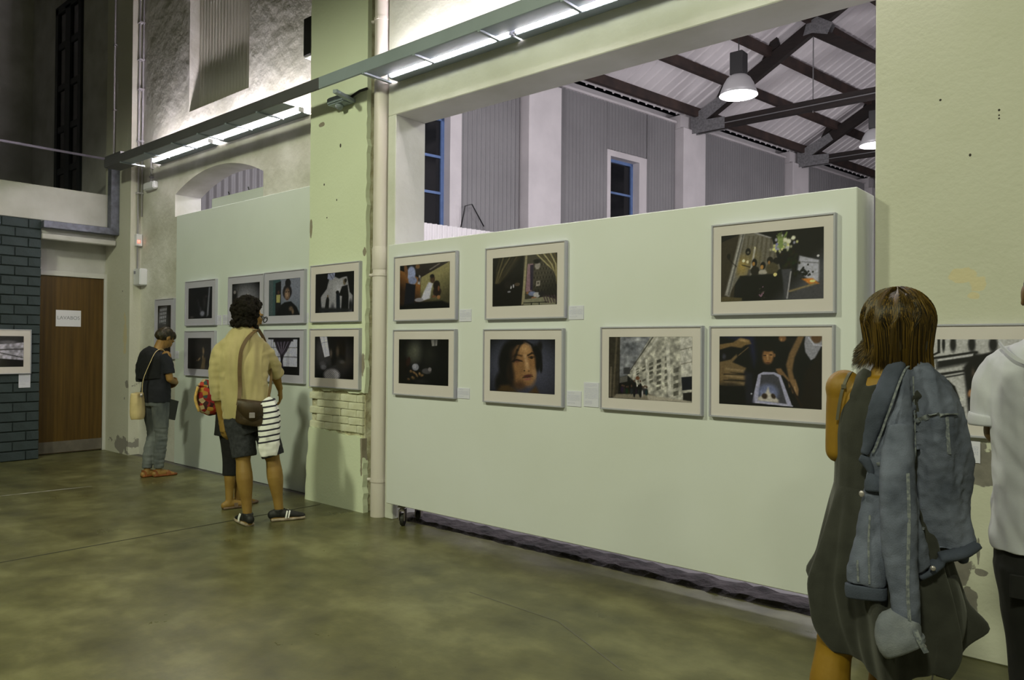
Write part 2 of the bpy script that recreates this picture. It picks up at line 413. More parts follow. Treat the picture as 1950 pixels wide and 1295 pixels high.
# parapet and beam of the gallery
struct(MB().box(-11.15, -10.95, -10, 4.20, 3.075, 3.52).build('wall_parapet', 'plaster_dim', bevel=.006), 'plaster parapet of the gallery')
struct(MB().box(-15, -10.97, -10, 4.31, 2.86, 3.09).build('trim_5', 'plaster_dim'), 'gallery floor beam above the door')
struct(MB().box(-11.0, -10.90, 3.385, 4.29, 2.83, 2.90).build('trim_6', 'plaster_dim', bevel=.01), 'moulded lip under the gallery beam')
d = empty('cable_duct', (-10.93, 4.3, 2.97)); tag(d, 'galvanised square cable duct turning down along the parapet', 'duct')
MB().box(-.02, .10, -.92, .07, .0, .09).build('horizontal_run', 'galvanised', d, bevel=.004)
MB().box(-.02, .10, -.11, .07, .09, .97).build('vertical_run', 'galvanised', d, bevel=.004)
MB().box(.10, .104, -.12, .075, .06, .10).build('joint_cover', 'galvanised', d)
rl = empty('handrail', (-10.98, 3.1, 3.52)); tag(rl, 'thin pale metal handrail on the gallery parapet', 'railing')
MB().tube([(0, -8, .47), (0, 1.09, .495)], .017, 8).build('rail', 'rail_metal', rl, smooth=True)
for y in (-.02, -2.0, -4.0): MB().bar((0, y, 0), (0, y, .47), .035, .012).build('post', 'rail_metal', rl)
# dark gallery window
w = empty('window_1', (-13.25, 4.47, 3.6)); struct(w, 'tall dark glazed double door on the gallery')
m = MB(); m.box(-.55, -.43, -.03, .05, 0, 3.35); m.box(.43, .55, -.03, .05, 0, 3.35); m.box(-.55, .55, -.03, .05, 3.25, 3.38); m.box(-.11, .11, -.03, .05, 0, 3.3)
for z in (.0, .62, 1.3, 1.98, 2.66): m.box(-.43, .43, -.02, .04, z, z+.10)
m.build('window_frame', 'dark_joinery', w, bevel=.004)
for sx in (-.27, .27):
    for z in (.1, .72, 1.4, 2.08, 2.76): MB().box(sx-.16, sx+.16, .0, .008, z, z+.58).build('pane', 'dark_pane', w)
# conduits, switch boxes, emergency lamp
cdt = empty('wall_conduit', (-10.45, 4.40, 2.3)); tag(cdt, 'pair of thin grey conduits with saddles running up the pilaster', 'conduit')
MB().tube([(.01, -.02, .2), (.01, -.02, 5.4)], .011, 8).build('pipe', 'conduit', cdt, smooth=True)
MB().tube([(.035, .02, .9), (.035, .02, 5.4)], .011, 8).build('pipe', 'conduit', cdt, smooth=True)
for z in (1.2, 1.9, 2.6, 3.0, 3.5, 4.0, 4.5, 5.0): MB().box(-.015, .05, -.04, .035, z, z+.022).build('saddle', 'conduit', cdt)
cdt = empty('wall_conduit', (-10.98, 4.29, 3.9)); tag(cdt, 'single thin conduit up the front of the dark pilaster', 'conduit')
MB().tube([(0, -.015, 0), (0, -.015, 3.8)], .012, 8).build('pipe', 'conduit', cdt, smooth=True)
for z in (.8, 1.7, 2.5): MB().box(-.03, .03, -.03, .01, z, z+.022).build('saddle', 'conduit', cdt)
sb = empty('switch_box', (-10.44, 4.40, 2.80)); tag(sb, 'small junction box with glowing red lamp on the pilaster', 'switch')
MB().box(-.03, .04, -.05, .03, 0, .16).build('case', 'white_plastic', sb, bevel=.006)
MB().box(.04, .046, -.035, -.005, .04, .075).build('pilot_lamp', emit('red_pilot', (1, .06, .03), 3.5), sb)
sb = empty('control_box', (-10.42, 4.41, 2.27)); tag(sb, 'white wall controller box beside the tall narrow frame', 'box')
MB().box(-.04, .16, -.07, .03, 0, .22).build('case', 'white_plastic', sb, bevel=.01, seg=2)
MB().box(-.02, .03, -.074, -.07, .15, .19).build('badge', 'ink_grey', sb)
el = empty('emergency_lamp', (-10.12, 4.41, 3.52)); tag(el, 'small white emergency lamp hung on a conduit under the light shelf', 'lamp')
MB().box(-.15, .15, -.04, .03, 0, .10).build('case', 'white_plastic', el, bevel=.012, seg=2)
MB().tube([(0, 0, .10), (0, 0, .44)], .010, 8).build('conduit', 'conduit', el, smooth=True)
for z in (.16, .28): MB().box(-.02, .02, -.016, .03, z, z+.02).build('saddle', 'conduit', el)
sp = empty('wall_speaker', (-6.36, 4.40, 4.33)); tag(sp, 'small black box speaker fixed beside the pier', 'speaker')
MB().box(-.07, .065, -.14, .08, 0, .38).build('case', 'black_plastic', sp, bevel=.01)
MB().box(-.06, .055, -.13, .07, -.012, 0).build('white_base', 'white_plastic', sp)
MB().tube([(.03, 0, -.012), (.045, .02, -.5)], .007, 6).build('cable', 'conduit', sp)

# drainpipe with collars
dp = empty('drainpipe', (-5.215, 4.272, 0)); tag(dp, 'thick cream painted drainpipe between the pier and the partition', 'drainpipe')
MB().lathe([(.074, 0), (.074, CEIL-.02)], 28, close=True).build('pipe', 'pipe_cream', dp, smooth=True)
autosmooth(dp.children[0])
for z, r in ((.30, .079), (2.10, .079)):
    MB().lathe([(.075, z), (r, z+.004), (r, z+.022), (.075, z+.026)], 28).build('coupling', 'pipe_cream', dp, smooth=True)
MB().lathe([(.075, 2.16), (.080, 2.17), (.080, 2.34), (.075, 2.36)], 28).build('socket', 'pipe_cream', dp, smooth=True)
for z in (.315, 2.115, 4.36):
    cl = MB().lathe([(.076, z-.012), (.081, z-.012), (.081, z+.012), (.076, z+.012)], 24).build('clamp', 'pipe_cream', dp)
    MB().tube([(-.075, -.03, z), (-.105, -.045, z)], .013, 8).build('clamp_bolt', 'pipe_cream', cl)

# light shelf: fascia, deck, brackets; the tubes are lamps of their own
sh = empty('light_shelf', (-5.5, 3.95, 3.78)); tag(sh, 'long grey metal light shelf running across the wall', 'light shelf')
MB().box(-4.95, -.22, 0, .02, 0, .105).build('fascia', 'fascia_dark', sh, bevel=.003)
MB().box(-.215, 6.5, 0, .02, 0, .105).build('fascia', 'fascia', sh, bevel=.003)
MB().box(-4.95, -.84, .02, .17, .004, .012).build('deck', 'fascia', sh)
MB().box(.36, 6.5, .02, .17, .004, .012).build('deck', 'fascia', sh)
MB().box(-4.98, -4.5, .02, .22, .0, .15).build('end_box', 'fascia_dark', sh, bevel=.004)
for x in (-4.45, -3.75, -3.05, -2.45, -1.85, -1.25, .42, 1.05, 1.75, 2.5, 3.3, 4.1, 4.9):
    MB().box(x-.014, x+.014, .0, .30, -.012, .004).build('bracket', 'fascia', sh)
MB().bar((.0, .02, -.06), (-.10, .3, -.06), .04, .03).build('bracket', 'fascia', sh)
tube_m = emit('tube_glow', (1.0, .90, .88), TUBE_STRENGTH)
for x0, x1, y, yw, z, lab in ((-9.90, -8.42, 4.345, 4.44, 3.86, 'fluorescent tube at the far left end of the light shelf'), (-8.20, -6.58, 4.345, 4.44, 3.86, 'fluorescent tube of the shelf beside the pier'),
                  (-4.98, -3.62, 4.165, YF, 3.795, 'fluorescent tube of the shelf just right of the drainpipe'), (-3.58, -2.2, 4.165, YF, 3.795, 'fluorescent tube of the shelf over the middle of the opening'),
                  (-2.16, -.8, 4.165, YF, 3.795, 'fluorescent tube of the shelf at the picture top edge')):
    tl = empty('fluorescent_tube', ((x0+x1)/2, y, z)); tag(tl, lab, 'lamp', 'tubes of the light shelf')
    h = (x1-x0)/2
    MB().tube([(-h, 0, 0), (h, 0, 0)], .019, 10).build('tube', tube_m, tl, smooth=True)
    MB().box(-h-.01, h+.01, -.006, yw-y, -.032, -.024).build('added_baffle', 'fascia', tl)  # added ledge, screens the wall below from the tube's light
    for sx in (-1, 1): MB().box(sx*h-.012, sx*h+.012, -.024, .024, -.022, .024).build('end_cap', 'white_plastic', tl)
jb = empty('junction_box', (-5.72, 4.19, 3.70)); tag(jb, 'grey junction box under the light shelf on the pier', 'box')
MB().box(-.13, .12, -.06, .07, 0, .07).build('case', 'fascia', jb, bevel=.012, seg=2)
MB().tube([(.0, 0, .0), (.0, -.02, -.03)], .035, 12).build('gland', 'fascia', jb, smooth=True)
MB().tube([(.1, .02, .04), (.25, .03, .08), (.33, .05, .09)], .012, 8).build('cable', 'black_plastic', jb, smooth=True)

# front hall pendant lamps (above the frame), real lamps with their own light
def bell(parent, r=.275):
    MB().lathe([(.07, .30), (.12, .285), (.17, .24), (.215, .16), (.25, .07), (r, 0), (r+.004, 0), (.256, .075), (.22, .17), (.175, .25), (.12, .297), (.07, .31)], 32).build('shade', mat('lamp_shade', (.42,.42,.43), rough=.4, metal=.2), parent, smooth=True)
    MB().box(-.10, .10, -.10, .10, .30, .64).build('gear_box', 'black_plastic', parent, bevel=.01)
def lamp_light(parent, power, tint, z=.03, size=172, blend=.22):
    ld = bpy.data.lights.new('lamp_light', 'SPOT' if size < 180 else 'POINT'); ld.energy = power; ld.color = tint
    if size < 180: ld.spot_size = math.radians(size); ld.spot_blend = blend
    ld.shadow_soft_size = .30
    lo = bpy.data.objects.new('lamp_light', ld); col.objects.link(lo); lo.parent = parent; lo.location = (0, 0, z)
hall_bulb = emit('hall_bulb', HALL_TINT, 12); back_bulb = emit('back_bulb', (.92, .97, 1.0), 14)
for i, (x, y, z, p) in enumerate(HALL_LAMPS):
    lp = empty('pendant_lamp', (x, y, z)); tag(lp, 'bell pendant lamp of the front hall, above the picture', 'lamp', 'front hall pendant lamps')
    bell(lp)
    MB().tube([(0, 0, .64), (0, 0, CEIL-z)], .006, 6).build('cable', 'black_plastic', lp)
    MB().lathe([(.001, .10), (.06, .10), (.09, .14), (.05, .2), (.001, .2)], 16).build('bulb', hall_bulb, lp, smooth=True)
    lamp_light(lp, p, HALL_TINT, z=-.02)

# ---------------------------------------------------------------- hall behind the opening
P1 = Vector((-9.82, 12.4)); DB = Vector((.149, .989)).normalized(); NB = Vector((DB.y, -DB.x))
def bp_(s, off=0): q = P1+DB*s+NB*off; return (q.x, q.y)
def bbox(mb, s0, s1, o0, o1, z0, z1):
    a, b, c, d = bp_(s0, o0), bp_(s1, o0), bp_(s1, o1), bp_(s0, o1)
    return mb.add([(*a,z0),(*b,z0),(*c,z0),(*d,z0),(*a,z1),(*b,z1),(*c,z1),(*d,z1)], [(0,3,2,1),(4,5,6,7),(0,1,5,4),(1,2,6,5),(2,3,7,6),(3,0,4,7)])
EAVE = 7.16
struct(bbox(MB(), -7.6, 23.4, -1.0, -.62, 0, EAVE+.36).build('wall_back_left', 'back_white'), 'white side wall of the hall behind')
for i, s in enumerate((-5.17, 0, 5.2, 10.5, 15.7, 20.9)):
    p = struct(bbox(MB(), s-.46, s+.47, -.62, 0, 0, 7.02).build('wall_pilaster_back', 'back_white', bevel=.01), 'white pilaster of the hall behind')
    bbox(MB(), s-.44, s+.45, -.62, -.12, 7.02, EAVE+.2).build('pilaster_cap', 'back_white', p)
def back_sheets(s0, s1, lab, win=None):
    r = empty('corrugated_panel', (0, 0, 0)); tag(r, lab, 'corrugated sheet')
    fx = lambda s, d: bp_(s, -.25+d)
    if win is None: corr_sheet('sheet', 'sheet_grey', r, fx, .3, EAVE, s0, s1, .112, .016)
    else:
        a, b, z0, z1 = win
        if a-s0 > .1: corr_sheet('sheet', 'sheet_grey', r, fx, .3, EAVE, s0, a, .112, .016)
        if s1-b > .1: corr_sheet('sheet', 'sheet_grey', r, fx, .3, EAVE, b, s1, .112, .016)
        corr_sheet('sheet', 'sheet_grey', r, fx, z1, EAVE, a, b, .112, .016)
        corr_sheet('sheet', 'sheet_grey', r, fx, .3, z0, a, b, .112, .016)
    bbox(MB(), s0, s1, -.62, -.2, EAVE, EAVE+.05).build('top_ledge', 'back_white', r)
back_sheets(-7.5, -5.7, 'grey corrugated sheet seen through the arched opening')
back_sheets(-4.65, -.5, 'grey corrugated sheet left of the first white pilaster', (-4.0, -2.02, 3.62, 6.2))
back_sheets(.55, 4.72, 'grey corrugated sheet around the blue framed window', (2.18, 3.62, 3.6, 6.08))
back_sheets(5.75, 10.0, 'grey corrugated sheet between the second and third white pilasters')
back_sheets(11.05, 15.2, 'far grey corrugated sheet beside the worn pier edge')
back_sheets(16.3, 20.4, 'farthest grey corrugated sheet of the hall behind')
def back_window(n, s0, s1, z0, z1, lab, bars, mull):
    r = empty('window_%d' % n, (0, 0, 0)); struct(r, lab)
    m = MB(); f = .07
    bbox(m, s0, s0+f, -.52, -.44, z0, z1); bbox(m, s1-f, s1, -.52, -.44, z0, z1); bbox(m, s0, s1, -.52, -.44, z0, z0+f); bbox(m, s0, s1, -.52, -.44, z1-f, z1)
    for z in bars: bbox(m, s0, s1, -.51, -.45, z, z+.05)
    for s in mull: bbox(m, s-.03, s+.03, -.515, -.445, z0, z1)
    m.build('window_frame', 'blue_frame', r)
    zs = [z0]+list(bars)+[z1]
    for a, b in zip(zs[:-1], zs[1:]): bbox(MB(), s0+f, s1-f, -.49, -.48, a+.03, b).build('pane', 'night_glass', r)
    m = MB(); bbox(m, s1, s1+.28, -.6, -.24, z0, z1+.14); bbox(m, s0-.12, s0, -.6, -.24, z0, z1+.14); bbox(m, s0, s1, -.6, -.24, z1, z1+.14); bbox(m, s0, s1, -.62, -.55, z0, z1)
    m.build('reveal', 'back_white', r)
back_window(2, 2.30, 3.32, 3.75, 5.93, 'blue framed window in the corrugated wall', (4.36, 5.12), ())
back_window(3, -3.9, -2.28, 3.72, 5.92, 'tall blue framed window just past the jamb', (4.42, 5.12), (-3.1,))
o = corr_sheet('corrugated_panel', mat('sheet_pale', (.75,.72,.74), rough=.5), None, lambda s, d: bp_(s, .25+d), 2.2, 3.70, -3.3, -1.6, .112, .02)
tag(o, 'pale ribbed sheet under the tall blue framed window', 'corrugated sheet')
m = MB(); m.tube([(*bp_(-2.05, -.2), 3.75), (*bp_(-2.0, -.12), 4.2), (*bp_(-1.85, -.1), 4.25), (*bp_(-1.55, -.1), 3.85)], .012, 6)
tag(m.build('loose_cable', 'black_plastic', smooth=True), 'loose black cable curling beside the tall blue window', 'cable')
# roof: trusses, purlins, ribbed sheets. t runs across the hall (along x), s along it
HALF = 5.3; SL = .577
def rp(s, t, z): q = P1+DB*s; return (q.x+t, q.y, z)
roof = struct(MB().add([(0,0,0)], []).build('ceiling_back', 'sheet_roof'), 'white ribbed sheet roof of the hall behind')
def ribbed(side):
    vs_ = []; fs_ = []
    pit = .30; n = int(31/pit)
    prof = ((0, 0), (.235, 0), (.25, -.035), (.285, -.035))
    rows = []
    for i in range(n):
        for ds, dz in prof: rows.append((-7.7+i*pit+ds, dz))
    for s, dz in rows:
        for t in (-.3, HALF):
            tt = t if side < 0 else 2*HALF-t
            vs_.append(rp(s, tt, 7.62+SL*min(tt, 2*HALF-tt)+dz))
    fs_ = [(2*i, 2*i+1, 2*i+3, 2*i+2) for i in range(len(rows)-1)]
    me = bpy.data.meshes.new('roof_slope'); me.from_pydata(vs_, [], fs_)
    o = link('roof_slope', me, 'sheet_roof', roof)
ribbed(-1); ribbed(1)
for k in range(12):
    t = .12+k*.93
    if k == 11: break
    z = 7.36+SL*min(t, 2*HALF-t)
    pu = MB().bar(rp(-7.7, t, z), rp(23.2, t, z), .11, .22).build('purlin', 'timber_purlin'); tag(pu, '%s dark timber purlin up from the corrugated wall under the ribbed roof' % ('lowest','second','third','fourth','fifth','sixth','seventh','eighth','ninth','tenth','eleventh')[k], 'purlin', 'roof purlins of the hall behind')
def truss(s, lab):
    r = empty('roof_truss', rp(s, 0, 7.05)); tag(r, lab, 'roof truss', 'roof trusses of the hall behind')
    W = .16
    m = MB(); m.bar((.1, 0, 0), (2*HALF-.1, 0, 0), W, .24); m.build('bottom_chord', 'timber_dark', r)
    for sd in (0, 1):
        X = (lambda t: t) if sd == 0 else (lambda t: 2*HALF-t)
        MB().bar((X(.12), 0, .16), (X(HALF), 0, .16+SL*(HALF-.12)), W, .30).build('rafter', 'timber_dark', r)
        MB().bar((X(HALF*.56), 0, SL*HALF*.56), (X(HALF), 0, .05), W*.9, .20).build('strut', 'timber_dark', r)
        for t in (.62, 1.78, 2.9): MB().add([(X(t), -.05, SL*t+.30), (X(t+.42), -.05, SL*(t+.42)+.30), (X(t+.36), -.05, SL*(t+.40)+.52), (X(t+.20), -.05, SL*(t+.30)+.50),
                                      (X(t), .05, SL*t+.30), (X(t+.42), .05, SL*(t+.42)+.30), (X(t+.36), .05, SL*(t+.40)+.52), (X(t+.20), .05, SL*(t+.30)+.50)],
                                     [(0,1,2,3),(7,6,5,4),(0,4,5,1),(1,5,6,2),(2,6,7,3),(3,7,4,0)]).build('cleat', 'timber_dark', r)
        for y in (-.09, .09):
            g = [(X(-.06), -.14), (X(.86), -.14), (X(.86), .14), (X(.36), .16), (X(.98), .52), (X(.86), .74), (X(-.06), .30)]
            o = MB().prism(g, y-.006, y+.006).build('gusset_plate', 'steel_gusset', r)
        k = HALF*.56; zk = SL*k+.09
        for y in (-.09, .09):
            g = [(X(k-.20), zk-.18+.0), (X(k), zk-.16), (X(k+.34), zk-.28), (X(k+.46), zk-.05), (X(k+.12), zk+.18), (X(k-.12), zk+.10)]
            MB().prism(g, y-.006, y+.006).build('gusset_plate', 'steel_gusset', r)
        MB().tube([(X(k), 0, zk), (X(k), 0, -.16)], .013, 6).build('tie_rod', 'steel_thin', r)
    MB().tube([(.4, -.10, -.02), (2*HALF-.4, -.10, -.02)], .014, 6).build('conduit', 'steel_thin', r)
    MB().bar((2.05, 0, .12), (2.05, 0, -.36), .05, .05).build('hanger', 'timber_dark', r)
truss(0.0, 'dark timber roof truss hidden mostly behind the lintel'); truss(5.17, 'nearer dark timber roof truss with steel gusset plates'); truss(10.45, 'farther dark timber roof truss with steel gusset plates')
truss(15.7, 'farthest dark timber roof truss behind the pier edge')
# rest of the shell of the back hall
m = MB(); a, b = rp(-7.6, 2*HALF+.1, 0), rp(23.4, 2*HALF+.1, 0)
m.add([a, b, (b[0]+.3,b[1],0), (a[0]+.3,a[1],0), (*a[:2],7.6), (*b[:2],7.6), (b[0]+.3,b[1],7.6), (a[0]+.3,a[1],7.6)], [(0,3,2,1),(4,5,6,7),(0,1,5,4),(1,2,6,5),(2,3,7,6),(3,0,4,7)])
struct(m.build('wall_back_right', 'back_white'), 'far side wall of the hall behind')
struct(MB().box(-10, 8, 36, 36.2, 0, 11).build('wall_back_end', 'back_white'), 'end wall of the hall behind')
struct(MB().box(-12.2, 9, YB, YB+.02, CEIL, 11).build('wall_back_front', 'back_white'), 'upper wall between the halls')
for (x, y, lab, k) in ((-4.82, 10.72, 'bell pendant lamp glowing in front of the nearer truss', 1), (-4.05, 14.96, 'bell pendant lamp half hidden by the worn pier edge', 1),
                       (-3.2, 20.5, 'bell pendant lamp far down the hall behind', 1), (-7.3, 7.4, 'bell pendant lamp of the hall behind, hidden by the lintel', .9), (-1.5, 7.4, 'bell pendant lamp of the hall behind, hidden by the right pier', .9)):
    lp = empty('pendant_lamp', (x, y, 5.27)); tag(lp, lab, 'lamp', 'back hall pendant lamps')
    bell(lp)
    tt = x-(P1.x+DB.x/DB.y*(y-P1.y)); zr = 7.62+SL*min(tt, 2*HALF-tt)-5.27
    MB().tube([(0, 0, .64), (0, 0, zr-.02)], .008, 6).build('cable', 'black_plastic', lp)
    MB().lathe([(.001, .012), (.26, .012), (.262, .02), (.001, .03)], 28).build('diffuser', back_bulb, lp, smooth=True)
    lamp_light(lp, BACK_POWER*k, BACK_TINT, z=-.32, size=180)
# threshold under the partition
th = MB(); rnd = random.Random(2); nx = 70
for i in range(nx+1):
    x = -5.0+3.85*i/nx
    for y, z in ((4.30, -.01), (4.335, .028), (4.42, .034), (4.53, .030), (4.60, -.01)): th.v.append((x, y+rnd.uniform(-.012, .012), z+rnd.uniform(-.010, .008)))
th.f = [(i*5+j, i*5+j+1, i*5+j+6, i*5+j+5) for i in range(nx) for j in range(4)]
struct(th.build('trim_7', 'threshold_stone'), 'rough dark stone threshold under the white partition')

# ---------------------------------------------------------------- movable partition
pt = empty('movable_partition', (-3.055, 4.10, 0)); tag(pt, 'long white movable partition on casters closing the opening', 'partition')
MB().box(-1.859, 1.858, 0, .30, .18, 2.336).build('body', 'panel_white', pt, bevel=.005)
m = MB(); m.box(-1.80, 1.80, .06, .24, .166, .18); m.build('base_plate', 'steel_plate', pt)
cs0 = None
for x in (-1.72, 1.72):
    for y in (.06, .24):
        c = MB(); c.box(-.035, .035, -.035, .035, .158, .166); c.tube([(0, 0, .16), (0, 0, .135)], .02, 10)
        c.box(-.026, -.020, -.03, .045, .05, .14); c.box(.020, .026, -.03, .045, .05, .14); c.box(-.026, .026, -.03, .02, .128, .14)
        o = c.build('caster', 'steel_plate', pt); o.location = (x, y, 0); o.rotation_euler.z = .6
        w = MB(); w.v = []; w.tube([(-.017, .022, .052), (.017, .022, .052)], .052, 20)
        wo = w.build('wheel', 'rubber', o, bevel=.005)

# ---------------------------------------------------------------- framed photographs
class Paint:
    def __init__(s, w, h, c):
        s.w, s.h = w, h
        s.U, s.V = np.meshgrid(np.linspace(0, 1, w+1), np.linspace(0, 1, h+1))
        s.c = np.ones((h+1, w+1, 3))*np.array(c, float)
        s.r = np.random.RandomState(7)
    def mix(s, a, c):
        a = np.clip(a, 0, 1)[..., None]; s.c = s.c*(1-a)+np.array(c, float)*a; return s
    def ell(s, cx, cy, rx, ry, c, rot=0, soft=.25, a=1):
        t = math.radians(rot); x = (s.U-cx)*s.w/s.h; y = s.V-cy; k = s.w/s.h
        X = (x*math.cos(t)+y*math.sin(t))/(rx*k); Y = (-x*math.sin(t)+y*math.cos(t))/ry
        d = np.sqrt(X*X+Y*Y); return s.mix((1-d)/soft*a if a == 1 else np.clip((1-d)/soft, 0, 1)*a, c)
    def poly(s, pts, c, soft=.012, a=1):
        n = len(pts); ins = np.zeros_like(s.U, bool); dm = np.full_like(s.U, 9.)
        for i in range(n):
            (x0, y0), (x1, y1) = pts[i], pts[(i+1) % n]
            cond = (y0 > s.V) != (y1 > s.V)
            xi = x0+(s.V-y0)*(x1-x0)/((y1-y0) if abs(y1-y0) > 1e-9 else 1e-9)
            ins ^= cond & (s.U < xi)
            dx, dy = x1-x0, y1-y0; t = np.clip(((s.U-x0)*dx+(s.V-y0)*dy)/(dx*dx+dy*dy+1e-12), 0, 1)
            dm = np.minimum(dm, np.hypot(s.U-x0-t*dx, s.V-y0-t*dy))
        sd = np.where(ins, dm, -dm); return s.mix(np.clip(sd/soft+.5, 0, 1)*a, c)
    def line(s, pts, w, c, soft=.01, a=1):
        for (x0, y0), (x1, y1) in zip(pts[:-1], pts[1:]):
            dx, dy = x1-x0, y1-y0; t = np.clip(((s.U-x0)*dx+(s.V-y0)*dy)/(dx*dx+dy*dy+1e-12), 0, 1)
            d = np.hypot(s.U-x0-t*dx, s.V-y0-t*dy); s.mix(np.clip((w-d)/soft+.5, 0, 1)*a, c)
        return s
    def grad(s, x0, y0, x1, y1, c, a0=0, a1=1):
        dx, dy = x1-x0, y1-y0; t = np.clip(((s.U-x0)*dx+(s.V-y0)*dy)/(dx*dx+dy*dy), 0, 1); return s.mix(a0+(a1-a0)*t, c)
    def vig(s, k=.6, p=2.2):
        d = np.hypot((s.U-.5)/.62, (s.V-.5)/.62); s.c = s.c*(1-k*np.clip(d, 0, 1.2)**p)[..., None]; return s
    def grain(s, k=.08, n=1):
        g = s.r.randn(s.h+1, s.w+1)
        for _ in range(n): g = (g+np.roll(g, 1, 0)+np.roll(g, 1, 1)+np.roll(g, -1, 0)+np.roll(g, -1, 1))/3
        s.c = s.c*(1+k*g)[..., None]; return s
    def blotch(s, k, cells):
        gx, gy = cells; g = s.r.rand(gy+1, gx+1)
        iu, iv = s.U*gx, s.V*gy; x0 = np.clip(iu.astype(int), 0, gx-1); y0 = np.clip(iv.astype(int), 0, gy-1); fx, fy = iu-x0, iv-y0
        v = g[y0, x0]*(1-fx)*(1-fy)+g[y0, x0+1]*fx*(1-fy)+g[y0+1, x0]*(1-fx)*fy+g[y0+1, x0+1]*fx*fy
        s.c = s.c*(1+k*(v-.5)*2)[..., None]; return s
SK, SD, BK = (150,118,70), (96,70,38), (9,9,8)
def pa(P):   # standing figure, seated man in white against two walls
    P.poly([(0,.1),(.43,.32),(.43,.88),(0,1)], (112,74,32)).poly([(.44,.3),(1,-.02),(1,1),(.42,.88)], (120,114,68)).grad(.75,.3,1.05,.7,(40,38,22),0,.8)
    P.poly([(.3,0),(1,0),(.44,.3),(.34,.22)], (34,28,22)).line([(.62,.14),(.8,.03)], .012, (110,104,84), .02)
    P.grad(.2,.3,0,.5,(20,12,8),0,.8).ell(.24,.20,.10,.19,(126,134,146)).ell(.27,.36,.10,.10,(108,116,128)).ell(.13,.12,.04,.18,(90,62,34),rot=-12).ell(.37,.05,.05,.06,SD)
    P.poly([(.13,.40),(.33,.46),(.30,.98),(.09,.98)], (15,15,20), .02).poly([(.40,.24),(.43,.27),(.42,.46),(.37,.44)], (140,136,120)).ell(.4,.35,.02,.06,(40,36,30))
    P.poly([(.59,.42),(.68,.44),(.64,.62),(.62,.78),(.42,.84),(.50,.62)], (168,168,160), .03).ell(.40,.80,.10,.05,(120,118,110)).ell(.67,.36,.055,.10,(60,44,28)).ell(.66,.29,.05,.05,(22,18,14))
    P.ell(.75,.50,.075,.12,(24,17,12)).ell(.76,.64,.09,.12,(30,20,14)).ell(.79,.57,.02,.07,(96,62,36)).ell(.79,.76,.04,.05,(120,84,46)).ell(.7,.74,.05,.03,(92,64,38))
    P.poly([(0,.93),(.3,.86),(.85,.84),(1,.92),(1,1),(0,1)], (6,6,6), .04).grad(.5,.85,.5,1,(5,5,5),0,.8)
def pb(P):   # curtained room with patterned wallpaper, sleeper on a bed
    P.poly([(.5,0),(1,0),(1,1),(.48,1)], (62,58,42))
    for i in range(9):
        for j in range(9): P.ell(.66+i*.045+(j%2)*.022, .12+j*.085, .016, .032, (40,36,26), soft=.4); P.ell(.688+i*.045+(j%2)*.022, .12+j*.085, .006, .014, (104,98,72), soft=.5)
    P.grad(.8,.4,1,.6,(14,13,10),0,.6)
    P.poly([(0,0),(.5,0),(.46,1),(0,1)], (16,13,9))
    for k in range(7): P.line([(.12+k*.055, 0), (.07+k*.03, .25+.05*(k%3)), (.05+k*.01, .52)], .012, (84,76,44) if k%2 else (46,40,22), .02)
    P.poly([(.3,.05),(.48,.02),(.2,.45),(.08,.55)], (40,34,20), .05, .6)
    P.poly([(.525,0),(.555,0),(.515,.95),(.465,1)], (130,122,84)).poly([(.56,.18),(.65,.18),(.63,.72),(.53,.72)], (70,48,52))
    for k in range(4): P.line([(.57+k*.02,.18),(.545+k*.022,.72)], .006, (146,120,112), .006)
    P.poly([(.60,.2),(.65,.2),(.64,.7),(.60,.7)], (38,30,40)).ell(.71,.22,.045,.09,(130,124,104)).ell(.7,.14,.06,.05,(20,18,14))
    for k in range(6): P.line([(.70+k*.05, 0),(.86+k*.03, .22),(1, .40+.04*k)], .010, (150,142,92) if k%2==0 else (80,72,40), .015)
    P.poly([(.69,.53),(.75,.52),(.75,.62),(.69,.63)], (132,126,104)).ell(.72,.57,.015,.03,(60,56,44))
    P.ell(.63,.77,.07,.05,(98,104,116)).ell(.56,.75,.02,.03,(120,84,50)).ell(.70,.80,.06,.06,(150,148,132)).ell(.78,.78,.06,.05,(30,27,24)).ell(.66,.86,.05,.03,(120,86,56)).poly([(.5,.88),(.85,.84),(.98,.9),(.98,1),(.5,1)], (110,108,78))
    for k in range(5): P.line([(.8+k*.04,.82),(.84+k*.04,.96)], .008, (60,44,44), .01)
    P.line([(.5,.95),(.86,.95)], .008, (12,12,10), .005).line([(.62,.95),(.62,1)], .006, BK).line([(.74,.95),(.74,1)], .006, BK)
    P.ell(.30,.62,.012,.04,(170,168,156)).ell(.34,.60,.014,.04,(150,148,136)).ell(.40,.57,.05,.04,(66,54,36)).ell(.27,.71,.03,.02,(110,108,100)).poly([(.2,.5),(.3,.48),(.3,.62),(.2,.64)], (30,26,20), a=.8)
